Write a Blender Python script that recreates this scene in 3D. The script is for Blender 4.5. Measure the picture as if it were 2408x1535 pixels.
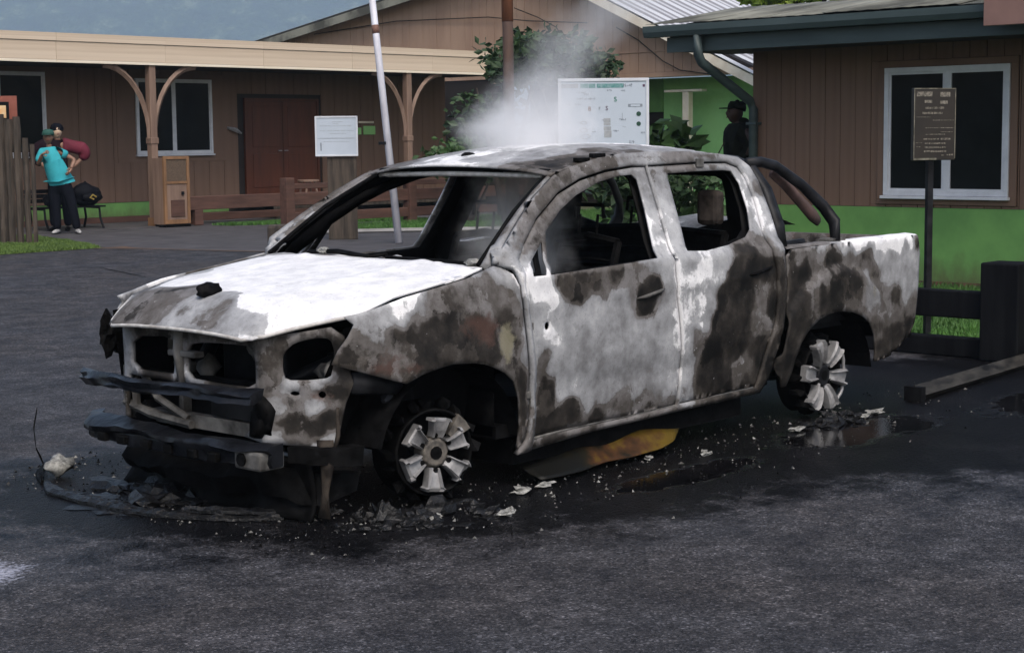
import bpy, bmesh, math, random
from mathutils import Vector, Matrix, geometry, noise
R = math.radians
random.seed(7)
scene = bpy.context.scene
for o in list(bpy.data.objects): bpy.data.objects.remove(o)
COL = scene.collection

# ------------------------------------------------------------------ camera, sky, sun, exposure
cam_d = bpy.data.cameras.new('camera'); cam_o = bpy.data.objects.new('camera', cam_d); COL.objects.link(cam_o)
cR = Vector((-0.67668688, 0.7361941, -0.01063507)); cU = Vector((-0.08731046, -0.06589374, 0.99399945)); cF = Vector((-0.73107575, -0.67355494, -0.10886687))
CAM = Vector((5.2308, 6.1156, 1.6125))
m = Matrix((cR, cU, -cF)).transposed().to_4x4(); m.translation = CAM
cam_o.matrix_world = m
cam_d.sensor_fit = 'HORIZONTAL'; cam_d.sensor_width = 36.0; cam_d.lens = 36.0 * 4010 / 2407
cam_d.clip_start = 0.1; cam_d.clip_end = 9000
scene.camera = cam_o

SUN_EL, SUN_AZ = R(52), R(58)          # azimuth measured from +X towards +Y: direction TO the sun
world = bpy.data.worlds.new('World'); scene.world = world; world.use_nodes = True
wn = world.node_tree; bgn = wn.nodes['Background']
sky = wn.nodes.new('ShaderNodeTexSky'); sky.sky_type = 'NISHITA'; sky.sun_disc = False
sky.sun_elevation = SUN_EL; sky.sun_rotation = math.pi/2 - SUN_AZ
sky.air_density = 1.0; sky.dust_density = 4.0; sky.ozone_density = 1.0
wn.links.new(sky.outputs[0], bgn.inputs[0]); bgn.inputs[1].default_value = 0.13
sun_d = bpy.data.lights.new('sun', 'SUN'); sun_d.energy = 1.2; sun_d.angle = R(22); sun_d.color = (1, 0.96, 0.9)
sun_o = bpy.data.objects.new('sun', sun_d); COL.objects.link(sun_o)
sd = Vector((math.cos(SUN_EL)*math.cos(SUN_AZ), math.cos(SUN_EL)*math.sin(SUN_AZ), math.sin(SUN_EL)))
sun_o.rotation_euler = sd.to_track_quat('Z', 'Y').to_euler(); sun_o.location = (8, 10, 20)
scene.view_settings.view_transform = 'Standard'; scene.view_settings.look = 'None'
scene.view_settings.exposure = 0.5; scene.view_settings.gamma = 1.0; scene.view_settings.use_curve_mapping = False
scene.cycles.max_bounces = 8; scene.cycles.volume_bounces = 4; scene.cycles.transparent_max_bounces = 8
scene.cycles.volume_step_rate = 1.0; scene.cycles.use_denoising = True

# ------------------------------------------------------------------ materials
def nodes(name):
    mt = bpy.data.materials.new(name); mt.use_nodes = True
    nt = mt.node_tree; b = nt.nodes['Principled BSDF']
    return mt, nt, b
def N(nt, t, **kw):
    n = nt.nodes.new(t)
    for k, v in kw.items():
        if k.startswith('i_'): n.inputs[int(k[2:])].default_value = v
        else: setattr(n, k, v)
    return n
def ramp(nt, stops, src, interp='LINEAR'):
    r = nt.nodes.new('ShaderNodeValToRGB'); cr = r.color_ramp; cr.interpolation = interp
    while len(cr.elements) < len(stops): cr.elements.new(0.5)
    for e, (p, c) in zip(cr.elements, stops):
        e.position = p; e.color = (*c, 1) if len(c) == 3 else c
    nt.links.new(src, r.inputs[0]); return r
def tex(nt, scale, detail=6, rough=.6, coord='Object', vec_scale=None):
    tc = N(nt, 'ShaderNodeTexCoord'); src = tc.outputs[coord]
    if vec_scale:
        mp = N(nt, 'ShaderNodeMapping'); mp.inputs['Scale'].default_value = vec_scale
        nt.links.new(src, mp.inputs[0]); src = mp.outputs[0]
    n = N(nt, 'ShaderNodeTexNoise'); n.inputs['Scale'].default_value = scale; n.inputs['Detail'].default_value = detail
    n.inputs['Roughness'].default_value = rough
    nt.links.new(src, n.inputs['Vector']); return n
def bump(nt, b, src, strength=.3, dist=.01):
    bp = N(nt, 'ShaderNodeBump'); bp.inputs['Strength'].default_value = strength; bp.inputs['Distance'].default_value = dist
    nt.links.new(src, bp.inputs['Height']); nt.links.new(bp.outputs[0], b.inputs['Normal'])
def mat(name, c1, c2=None, scale=4, rough=.7, metal=0, vec=None, bmp=.15, bdist=.005, lo=.35, hi=.65, spec=.4, detail=6):
    mt, nt, b = nodes(name)
    c2 = c2 or tuple(x*.75 for x in c1)
    n = tex(nt, scale, detail, vec_scale=vec)
    r = ramp(nt, [(lo, c2), (hi, c1)], n.outputs[0])
    nt.links.new(r.outputs[0], b.inputs['Base Color'])
    b.inputs['Roughness'].default_value = rough; b.inputs['Metallic'].default_value = metal
    b.inputs['Specular IOR Level'].default_value = spec
    if bmp: bump(nt, b, n.outputs[0], bmp, bdist)
    return mt
def math_(nt, op, a, b=None, c=None, clamp=False):
    n = nt.nodes.new('ShaderNodeMath'); n.operation = op; n.use_clamp = clamp
    for i, v in enumerate((a, b, c)):
        if v is None: continue
        if isinstance(v, (int, float)): n.inputs[i].default_value = v
        else: nt.links.new(v, n.inputs[i])
    return n.outputs[0]
def mixc(nt, f, a, b):
    n = nt.nodes.new('ShaderNodeMix'); n.data_type = 'RGBA'
    for s, v in ((n.inputs['Factor'], f), (n.inputs[6], a), (n.inputs[7], b)):
        if isinstance(v, (int, float)): s.default_value = v
        elif isinstance(v, tuple): s.default_value = (*v, 1)
        else: nt.links.new(v, s)
    return n.outputs[2]

def burnt_material():
    """scorched panel: sooty brown steel, bare grey steel and flaked white ash as three crisp layers"""
    mt, nt, b = nodes('burnt_paint')
    at = N(nt, 'ShaderNodeAttribute', attribute_name='burn')
    sp = N(nt, 'ShaderNodeSeparateColor'); nt.links.new(at.outputs['Color'], sp.inputs[0])
    n1 = tex(nt, 6.5, 10, .68); n2 = tex(nt, 24, 6, .65); n3 = tex(nt, 3.1, 4, .55); n4 = tex(nt, 95, 3, .6)
    n5 = tex(nt, 11, 6, .6); ns = tex(nt, 9, 5, .6, vec_scale=(1.6, 1.6, .28))
    wv = nt.nodes.new('ShaderNodeVectorMath'); wv.operation = 'MULTIPLY_ADD'; wv.inputs[1].default_value = (.2, .2, .2)
    tcw = N(nt, 'ShaderNodeTexCoord'); nt.links.new(n1.outputs['Color'], wv.inputs[0]); nt.links.new(tcw.outputs['Object'], wv.inputs[2])
    vc = N(nt, 'ShaderNodeTexVoronoi'); vc.inputs['Scale'].default_value = 8.5; nt.links.new(wv.outputs[0], vc.inputs['Vector'])
    vs_ = N(nt, 'ShaderNodeSeparateColor'); nt.links.new(vc.outputs['Color'], vs_.inputs[0])
    def off(src, amp): return math_(nt, 'MULTIPLY', math_(nt, 'SUBTRACT', src, .5), amp)
    v = math_(nt, 'ADD', sp.outputs[0], off(n1.outputs[0], .44)); v = math_(nt, 'ADD', v, off(vs_.outputs[0], .10)); v = math_(nt, 'ADD', v, off(ns.outputs[0], .16))
    def step(src, t, w=.012):
        mr = N(nt, 'ShaderNodeMapRange', clamp=True); nt.links.new(src, mr.inputs[0]); mr.inputs[1].default_value = t-w; mr.inputs[2].default_value = t+w
        return mr.outputs[0]
    dk = math_(nt, 'ADD', math_(nt, 'MULTIPLY', v, .75), off(n5.outputs[0], .45)); dk = math_(nt, 'ADD', dk, off(vs_.outputs[1], .12))
    dark = ramp(nt, [(.02, (.003, .003, .003)), (.12, (.008, .0072, .0064)), (.22, (.021, .0182, .0158)), (.32, (.046, .0402, .035)), (.44, (.086, .076, .067))], dk)
    md_ = math_(nt, 'ADD', n5.outputs[0], off(vs_.outputs[2], .35))
    mid = ramp(nt, [(.30, (.068, .061, .055)), (.50, (.112, .104, .100)), (.70, (.165, .158, .158))], md_)
    lg = math_(nt, 'ADD', v, math_(nt, 'ADD', off(n5.outputs[0], .75), off(n3.outputs[0], .55)))
    light = ramp(nt, [(.46, (.150, .150, .154)), (.58, (.205, .208, .216)), (.72, (.285, .291, .303)), (.90, (.40, .407, .42))], lg)
    white = ramp(nt, [(.30, (.58, .585, .605)), (.60, (.78, .78, .79))], n5.outputs[0])
    c = mixc(nt, step(v, .405, .035), dark.outputs[0], mid.outputs[0])
    c = mixc(nt, step(v, .56, .022), c, light.outputs[0])
    c = mixc(nt, step(v, .84, .02), c, white.outputs[0])
    # little unburnt chips of ash on the sooty steel, soot specks on the ash
    chip = step(math_(nt, 'ADD', n2.outputs[0], math_(nt, 'MULTIPLY', v, .16)), .765, .01)
    c = mixc(nt, math_(nt, 'MULTIPLY', chip, math_(nt, 'SUBTRACT', 1.0, step(v, .545))), c, (.30, .30, .305))
    spk = ramp(nt, [(.58, (1, 1, 1)), (.72, (.40, .38, .37))], n4.outputs[0])
    mul = nt.nodes.new('ShaderNodeMix'); mul.data_type = 'RGBA'; mul.blend_type = 'MULTIPLY'; mul.inputs['Factor'].default_value = .5
    nt.links.new(c, mul.inputs[6]); nt.links.new(spk.outputs[0], mul.inputs[7])
    def patch(src, nz):
        q = math_(nt, 'ADD', src, math_(nt, 'ADD', off(nz.outputs[0], 1.0), off(n1.outputs[0], 1.5)))
        mr = N(nt, 'ShaderNodeMapRange', clamp=True); nt.links.new(q, mr.inputs[0])
        for i, w in ((1, .34), (2, .66), (3, 0), (4, .80)): mr.inputs[i].default_value = w
        return mr.outputs[0]
    c = mixc(nt, patch(sp.outputs[1], n2), mul.outputs[2], (.066, .036, .028))
    c = mixc(nt, patch(sp.outputs[2], n2), c, (.20, .185, .125))
    nt.links.new(c, b.inputs['Base Color'])
    b.inputs['Roughness'].default_value = .7; b.inputs['Specular IOR Level'].default_value = .22
    h = math_(nt, 'ADD', math_(nt, 'MULTIPLY', step(v, .545, .03), .6), math_(nt, 'MULTIPLY', n4.outputs[0], .35)); h = math_(nt, 'ADD', h, math_(nt, 'MULTIPLY', n5.outputs[0], .8))
    bump(nt, b, h, .35, .004)
    return mt
BURNT = burnt_material()
CHAR = mat('char_black', (.0075, .0075, .008), (.002, .002, .002), 18, .6, bmp=.6, bdist=.01, spec=.05)
CHAR_STEEL = mat('scorched_steel', (.020, .021, .024), (.005, .005, .006), 9, .46, .1, bmp=.4, bdist=.006, spec=.16)
CHAR_WET = mat('shiny_char', (.010, .010, .011), (.003, .003, .003), 22, .38, bmp=.9, bdist=.02, spec=.35)
BROWN_STEEL = mat('scorched_brown_steel', (.060, .050, .041), (.012, .010, .009), 11, .75, bmp=.4, spec=.1)
PALE_STEEL = mat('pale_bare_edge', (.58, .57, .55), (.30, .28, .26), 16, .6, bmp=.2)
BEAM_STEEL = mat('soot_blue_beam', (.016, .018, .023), (.003, .003, .004), 7, .33, .12, bmp=.8, bdist=.012, spec=.3)
ASHY_STEEL = mat('ashy_grey_steel', (.15, .147, .14), (.03, .028, .026), 7, .75, bmp=.3, lo=.35, hi=.6)
ALLOY = mat('ashed_alloy', (.33, .33, .335), (.15, .15, .155), 14, .5, .25, bmp=.3, bdist=.003)
ALLOY_DULL = mat('dull_hub', (.16, .145, .125), (.06, .055, .05), 30, .7, .2, bmp=.5)
ASH = mat('white_ash', (.34, .34, .32), (.08, .08, .075), 40, .9, bmp=.5)
def plate_material():
    mt, nt, b = nodes('heat_stained_plate')
    n = tex(nt, 4, 6, .6); n2 = tex(nt, 9, 4, .6)
    tc = N(nt, 'ShaderNodeTexCoord'); sx = N(nt, 'ShaderNodeSeparateXYZ'); nt.links.new(tc.outputs['Object'], sx.inputs[0])
    t = math_(nt, 'ADD', math_(nt, 'MULTIPLY', math_(nt, 'ADD', sx.outputs[0], .6), -.62), math_(nt, 'MULTIPLY', math_(nt, 'SUBTRACT', n.outputs[0], .5), .8))
    r = ramp(nt, [(.25, (.006, .006, .005)), (.36, (.012, .010, .005)), (.45, (.055, .025, .010)), (.54, (.105, .068, .009)), (.66, (.075, .052, .011)), (.76, (.055, .042, .014)), (.9, (.10, .085, .04))], t)
    nt.links.new(r.outputs[0], b.inputs['Base Color']); b.inputs['Roughness'].default_value = .5; b.inputs['Specular IOR Level'].default_value = .15
    bump(nt, b, n2.outputs[0], .3, .006); return mt
RUSTPLATE = plate_material()
SIDE_BROWN = mat('brown_siding_paint', (.175, .108, .076), (.138, .084, .058), 2.2, .75, vec=(1, 1, .25), bmp=.1)
SIDE_GABLE = mat('faded_brown_siding', (.40, .27, .19), (.31, .20, .14), 1.4, .8, vec=(1, 1, .2), bmp=.1)
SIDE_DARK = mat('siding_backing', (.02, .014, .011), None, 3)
def green_wall():
    mt, nt, b = nodes('green_wall_paint')
    n = tex(nt, 2.2, 6, .6); n2 = tex(nt, 7, 6, .65, vec_scale=(1, 1, .5)); tc = N(nt, 'ShaderNodeTexCoord'); sx = N(nt, 'ShaderNodeSeparateXYZ'); nt.links.new(tc.outputs['Object'], sx.inputs[0])
    r = ramp(nt, [(.35, (.105, .25, .066)), (.65, (.15, .335, .088))], n.outputs[0])
    q = math_(nt, 'SUBTRACT', math_(nt, 'MULTIPLY', n2.outputs[0], .55), sx.outputs[2])
    mr = N(nt, 'ShaderNodeMapRange', clamp=True); nt.links.new(q, mr.inputs[0])
    for i, w in ((1, -.06), (2, .24), (3, 0), (4, .8)): mr.inputs[i].default_value = w
    nt.links.new(mixc(nt, mr.outputs[0], r.outputs[0], (.085, .095, .035)), b.inputs['Base Color']); b.inputs['Roughness'].default_value = .7
    return mt
GREEN_WALL = green_wall()
MINT_WALL = mat('mint_wall_paint', (.33, .64, .24), (.24, .53, .18), 1.2, .6, bmp=.04)
CREAM = mat('cream_fascia_paint', (.60, .50, .39), (.50, .40, .30), 1.6, .6, vec=(.3, .3, 3), bmp=.05)
CREAM_EDGE = mat('pale_edge_paint', (.80, .74, .62), (.66, .58, .46), 3, .6, bmp=.05)
TEAL_TRIM = mat('teal_grey_trim', (.052, .075, .078), (.036, .054, .056), 3, .5, vec=(.4, .4, 3), bmp=.05)
ROOF_OLD = mat('weathered_roof_sheet', (.24, .24, .20), (.07, .07, .058), 1.1, .8, vec=(.5, 1, 1), bmp=.2, lo=.38, hi=.58)
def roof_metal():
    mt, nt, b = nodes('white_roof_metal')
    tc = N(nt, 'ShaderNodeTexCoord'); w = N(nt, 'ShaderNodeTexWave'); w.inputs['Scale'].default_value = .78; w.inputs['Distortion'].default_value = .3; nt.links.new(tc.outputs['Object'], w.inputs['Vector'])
    r = ramp(nt, [(.25, (.20, .20, .22)), (.55, (.50, .52, .56))], w.outputs['Color']); nt.links.new(r.outputs[0], b.inputs['Base Color']); b.inputs['Roughness'].default_value = .5  # grey bands paint the shaded rib sides into the sheet colour
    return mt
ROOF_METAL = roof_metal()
WHITE_FRAME = mat('white_window_frame', (.62, .64, .68), (.52, .54, .58), 6, .4, bmp=.03)
PANE = mat('dark_window_pane', (.010, .012, .013), (.004, .005, .005), 1.5, .10, bmp=0, spec=.12)
DOOR_RED = mat('dark_red_door_paint', (.105, .030, .014), (.07, .021, .010), 3, .5, vec=(2, 2, .3), bmp=.08)
POST_WOOD = mat('tan_post_paint', (.23, .155, .115), (.155, .10, .075), 5, .7, vec=(2, 2, .2), bmp=.15)
RAIL_WOOD = mat('brown_rail_wood', (.105, .052, .038), (.06, .03, .022), 5, .8, vec=(.3, 2, 2), bmp=.3)
DARK_WOOD = mat('dark_wet_timber', (.010, .0105, .012), (.004, .004, .005), 6, .6, vec=(2, 2, .3), bmp=.4, spec=.06)
GREY_WOOD = mat('weathered_grey_wood', (.075, .058, .045), (.022, .018, .014), 6, .85, vec=(3, 3, .25), bmp=.5, bdist=.015)
RAW_WOOD = mat('raw_pine_frame', (.25, .135, .065), (.16, .085, .042), 6, .7, vec=(1, 1, .3), bmp=.1)
MESH_PANEL = mat('tan_mesh_panel', (.13, .09, .06), (.06, .042, .03), 60, .8, bmp=.3)
CONCRETE = mat('pale_concrete', (.26, .255, .25), (.19, .185, .18), 3, .85, bmp=.2)
WHITE_POLE = mat('white_pole_paint', (.66, .67, .74), (.48, .48, .54), 8, .5, vec=(1, 1, .3), bmp=.05)
RUST_BAND = mat('rusty_band', (.20, .11, .085), (.12, .06, .045), 15, .8)
BROWN_POLE = mat('rusty_brown_pole', (.085, .050, .038), (.045, .029, .024), 5, .8, vec=(2, 2, .4), bmp=.2)
BOARD_WHITE = mat('white_board_face', (.46, .52, .60), (.41, .47, .54), 1.5, .35, bmp=0)
BOARD_FRAME = mat('white_board_frame', (.60, .63, .68), (.52, .55, .60), 5, .35, bmp=.03)
INK = mat('faded_dark_ink', (.13, .16, .20), (.24, .27, .31), 40, .6, bmp=0)
INK_TEAL = mat('teal_ink', (.05, .20, .19), (.20, .32, .34), 45, .6, bmp=0)
INK_GREY = mat('grey_ink', (.34, .36, .38), (.26, .28, .30), 30, .6, bmp=0)
INK_GREEN = mat('green_ink', (.02, .20, .12), None, 20, .6, bmp=0)
INK_DKGREEN = mat('dark_green_ink', (.015, .06, .04), None, 20, .6, bmp=0)
INK_BROWN = mat('brown_ink', (.22, .07, .02), None, 20, .6, bmp=0)
INK_PURPLE = mat('purple_ink', (.10, .05, .10), None, 20, .6, bmp=0)
SIGN_BROWN = mat('dark_brown_sign_face', (.024, .019, .015), (.016, .013, .011), 5, .45, bmp=.05)
SIGN_TEXT = mat('worn_cream_lettering', (.20, .18, .15), (.06, .055, .045), 70, .7, bmp=0, lo=.38, hi=.6)
SIGN_EDGE = mat('worn_sign_edge', (.20, .19, .15), (.06, .055, .04), 14, .7)
PINK_BOARD = mat('pinkish_brown_board', (.23, .135, .115), (.19, .11, .095), 3, .7, bmp=.05)
LEAF = mat('leaf_green', (.055, .115, .028), (.022, .055, .015), 2.5, .55, bmp=0)
LEAF_DARK = mat('leaf_dark_green', (.034, .07, .022), (.012, .03, .01), 2.5, .6, bmp=0)
LEAF_BRIGHT = mat('leaf_yellow_green', (.42, .52, .06), (.24, .36, .05), 2.0, .6, bmp=0)
BARK = mat('bark', (.07, .052, .04), (.03, .022, .018), 8, .9, vec=(2, 2, .4), bmp=.6, bdist=.02)
GRASS = mat('grass_blade', (.10, .165, .03), (.055, .10, .02), 1.5, .7, bmp=0)
GRASS_LUSH = mat('lush_grass_blade', (.06, .16, .025), (.035, .09, .016), 1.5, .7, bmp=0)  # deeper green blades for lawn, verge and fence strip
SOIL = mat('red_brown_soil', (.13, .075, .045), (.06, .04, .028), 3, .95, bmp=.5)
SKIN = mat('skin', (.25, .14, .095), (.20, .105, .07), 10, .55, bmp=0)
SKIN_PALE = mat('pale_skin', (.56, .42, .30), (.48, .34, .24), 10, .6, bmp=0)
SHIRT = mat('turquoise_cotton', (.035, .36, .42), (.02, .27, .32), 4, .85, bmp=.3, bdist=.02)
TROUSER = mat('navy_black_cloth', (.007, .008, .013), None, 6, .85, bmp=.2, spec=.05)
CAPGREEN = mat('dark_green_cap', (.02, .085, .07), None, 6, .8, bmp=.1)
MAROON = mat('maroon_cloth', (.13, .010, .028), (.08, .008, .018), 4, .8, bmp=.2)
DARKCLOTH = mat('dark_plum_cloth', (.018, .010, .015), None, 4, .85, bmp=.2, spec=.05)
CAMO = mat('dark_olive_cloth', (.018, .020, .012), (.006, .006, .005), 9, .85, bmp=.2, spec=.05)
SKIN_DARK = mat('dark_skin', (.07, .035, .022), (.05, .025, .016), 10, .55, bmp=0)
SHOE = mat('grey_sneaker', (.42, .42, .42), (.12, .12, .13), 20, .7)
BAGBLACK = mat('black_bag_nylon', (.007, .0075, .011), None, 8, .55, bmp=.2, spec=.1)
GOLD = mat('yellow_print', (.36, .26, .06), None, 8, .6, bmp=0)
REDSIGN = mat('faded_red_sign', (.26, .085, .06), (.20, .06, .04), 8, .7)
ORANGESIGN = mat('orange_cream_sign', (.62, .30, .10), (.66, .50, .30), 6, .6)
CABLE = mat('black_cable', (.02, .018, .016), None, 5, .7, bmp=0)

# asphalt: aggregate speckle, soot and oil stains around the wreck, damp sheen
def asphalt_material():
    mt, nt, b = nodes('asphalt')
    tc = N(nt, 'ShaderNodeTexCoord'); ob = tc.outputs['Object']
    sx = N(nt, 'ShaderNodeSeparateXYZ'); nt.links.new(ob, sx.inputs[0])
    big = tex(nt, .55, 5, .55); mid = tex(nt, 3.0, 6, .65); fine = tex(nt, 42, 4, .7)
    vo = N(nt, 'ShaderNodeTexVoronoi'); vo.inputs['Scale'].default_value = 120; nt.links.new(ob, vo.inputs['Vector'])
    vo2 = N(nt, 'ShaderNodeTexVoronoi'); vo2.inputs['Scale'].default_value = 27; nt.links.new(ob, vo2.inputs['Vector'])
    clump = tex(nt, 13, 5, .7); bm_ = math_(nt, 'ADD', math_(nt, 'MULTIPLY', mid.outputs[0], .55), math_(nt, 'MULTIPLY', clump.outputs[0], .45))
    base = ramp(nt, [(.36, (.013, .013, .0165)), (.50, (.034, .034, .0385)), (.64, (.070, .070, .079))], bm_)
    sep = N(nt, 'ShaderNodeSeparateColor'); nt.links.new(vo.outputs['Color'], sep.inputs[0])
    agg = ramp(nt, [(.0, (.22, .22, .23)), (.5, (.85, .85, .85)), (.88, (1.5, 1.48, 1.45)), (.965, (3.2, 3.2, 3.2))], sep.outputs[0])
    mul = nt.nodes.new('ShaderNodeMix'); mul.data_type = 'RGBA'; mul.blend_type = 'MULTIPLY'; mul.inputs['Factor'].default_value = .8
    nt.links.new(base.outputs[0], mul.inputs[6]); nt.links.new(agg.outputs[0], mul.inputs[7])
    warm = ramp(nt, [(.40, (1, 1, 1)), (.62, (1.14, 1.02, .90))], big.outputs[0])
    mul2 = nt.nodes.new('ShaderNodeMix'); mul2.data_type = 'RGBA'; mul2.blend_type = 'MULTIPLY'; mul2.inputs['Factor'].default_value = .8
    nt.links.new(mul.outputs[2], mul2.inputs[6]); nt.links.new(warm.outputs[0], mul2.inputs[7])
    # pits: dark pores
    pit = ramp(nt, [(.12, (.10, .10, .10)), (.36, (1, 1, 1))], vo2.outputs['Distance'])
    pm = nt.nodes.new('ShaderNodeMix'); pm.data_type = 'RGBA'; pm.blend_type = 'MULTIPLY'; pm.inputs['Factor'].default_value = .6
    nt.links.new(mul2.outputs[2], pm.inputs[6]); nt.links.new(pit.outputs[0], pm.inputs[7])
    def ell(cx, cy, ax, ay):
        dx = math_(nt, 'DIVIDE', math_(nt, 'SUBTRACT', sx.outputs[0], cx), ax)
        dy = math_(nt, 'DIVIDE', math_(nt, 'SUBTRACT', sx.outputs[1], cy), ay)
        return math_(nt, 'SQRT', math_(nt, 'ADD', math_(nt, 'MULTIPLY', dx, dx), math_(nt, 'MULTIPLY', dy, dy)))
    e = math_(nt, 'MINIMUM', ell(-1.9, .1, 3.2, 1.85), ell(.35, -.35, 1.1, 1.20))
    e = math_(nt, 'MINIMUM', e, ell(-4.6, 1.35, 3.4, 1.65))
    e = math_(nt, 'MINIMUM', e, ell(.25, .85, .60, .42))
    e2 = math_(nt, 'ADD', e, math_(nt, 'MULTIPLY', math_(nt, 'SUBTRACT', mid.outputs[0], .5), .85))
    e2 = math_(nt, 'ADD', e2, math_(nt, 'MULTIPLY', math_(nt, 'SUBTRACT', fine.outputs[0], .5), .45))
    sootc = nt.nodes.new('ShaderNodeMix'); sootc.data_type = 'RGBA'; sootc.blend_type = 'MULTIPLY'; sootc.inputs['Factor'].default_value = 1; sootc.inputs[7].default_value = (.075, .08, .092, 1); nt.links.new(pm.outputs[2], sootc.inputs[6])
    soot = N(nt, 'ShaderNodeMapRange', clamp=True); nt.links.new(e2, soot.inputs[0])
    for i, v in ((1, 1.10), (2, .90), (3, 0), (4, 1)): soot.inputs[i].default_value = v
    col = mixc(nt, math_(nt, 'MULTIPLY', soot.outputs[0], .93), pm.outputs[2], sootc.outputs[2])
    # pale blue-grey patch near the lower left
    f = math_(nt, 'ADD', ell(2.12, .28, .34, .26), math_(nt, 'MULTIPLY', math_(nt, 'ADD', math_(nt, 'SUBTRACT', mid.outputs[0], .5), math_(nt, 'SUBTRACT', fine.outputs[0], .5)), 1.6))
    pale_patch = N(nt, 'ShaderNodeMapRange', clamp=True); nt.links.new(f, pale_patch.inputs[0])
    for i, v in ((1, 1.15), (2, .75), (3, 0), (4, .8)): pale_patch.inputs[i].default_value = v
    col = mixc(nt, pale_patch.outputs[0], col, (.40, .41, .49))
    nt.links.new(col, b.inputs['Base Color'])
    wet = N(nt, 'ShaderNodeMapRange', clamp=True); nt.links.new(e2, wet.inputs[0])
    for i, v in ((1, 1.3), (2, .9), (3, .70), (4, .34)): wet.inputs[i].default_value = v
    pn = math_(nt, 'ADD', math_(nt, 'MULTIPLY', math_(nt, 'SUBTRACT', mid.outputs[0], .5), 1.1), math_(nt, 'MULTIPLY', math_(nt, 'SUBTRACT', clump.outputs[0], .5), .7))
    pe = math_(nt, 'ADD', math_(nt, 'MINIMUM', ell(-2.9, 1.22, .75, .30), math_(nt, 'MINIMUM', ell(-4.6, 1.55, .8, .30), ell(-1.3, 1.25, .6, .16))), pn)
    pud = N(nt, 'ShaderNodeMapRange', clamp=True); nt.links.new(pe, pud.inputs[0])
    for i, v in ((1, 1.05), (2, .85), (3, 0), (4, 1)): pud.inputs[i].default_value = v
    rg = nt.nodes.new('ShaderNodeMix'); nt.links.new(pud.outputs[0], rg.inputs[0]); nt.links.new(wet.outputs[0], rg.inputs[2]); rg.inputs[3].default_value = .05
    nt.links.new(rg.outputs[0], b.inputs['Roughness'])
    sp_ = N(nt, 'ShaderNodeMapRange', clamp=True); nt.links.new(soot.outputs[0], sp_.inputs[0]); sp_.inputs[3].default_value = .28; sp_.inputs[4].default_value = .08
    sg_ = math_(nt, 'ADD', sp_.outputs[0], math_(nt, 'MULTIPLY', pud.outputs[0], .35)); nt.links.new(sg_, b.inputs['Specular IOR Level'])
    h = math_(nt, 'ADD', math_(nt, 'MULTIPLY', vo.outputs['Distance'], .6), math_(nt, 'MULTIPLY', fine.outputs[0], .8))
    h = math_(nt, 'ADD', h, math_(nt, 'MULTIPLY', pit.outputs[0], .5))
    h = math_(nt, 'MULTIPLY', h, math_(nt, 'SUBTRACT', 1.0, math_(nt, 'MULTIPLY', pud.outputs[0], .97)))
    bump(nt, b, h, .8, .010)
    return mt
ASPHALT = asphalt_material()
PATHMAT = mat('pale_worn_asphalt', (.068, .064, .068), (.036, .034, .037), 2.2, .85, bmp=.2)
GROUNDMAT = mat('bare_ground', (.07, .075, .035), (.045, .05, .025), 1.2, .95, bmp=.3)
def hill_material():
    mt, nt, b = nodes('forest_hill')
    n1 = tex(nt, .024, 10, .74); n2 = tex(nt, .09, 5, .7); vo = N(nt, 'ShaderNodeTexVoronoi'); vo.inputs['Scale'].default_value = .05
    tc = N(nt, 'ShaderNodeTexCoord'); nt.links.new(tc.outputs['Object'], vo.inputs['Vector'])
    c = ramp(nt, [(.36, (.004, .014, .008)), (.48, (.022, .050, .018)), (.56, (.06, .10, .035)), (.63, (.22, .26, .13))], n1.outputs[0])
    nt.links.new(c.outputs[0], b.inputs['Base Color']); b.inputs['Roughness'].default_value = .9
    h = math_(nt, 'ADD', n2.outputs[0], math_(nt, 'MULTIPLY', vo.outputs['Distance'], .8)); bump(nt, b, h, 1.0, 30.0)
    return mt
HILL = hill_material()

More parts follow.
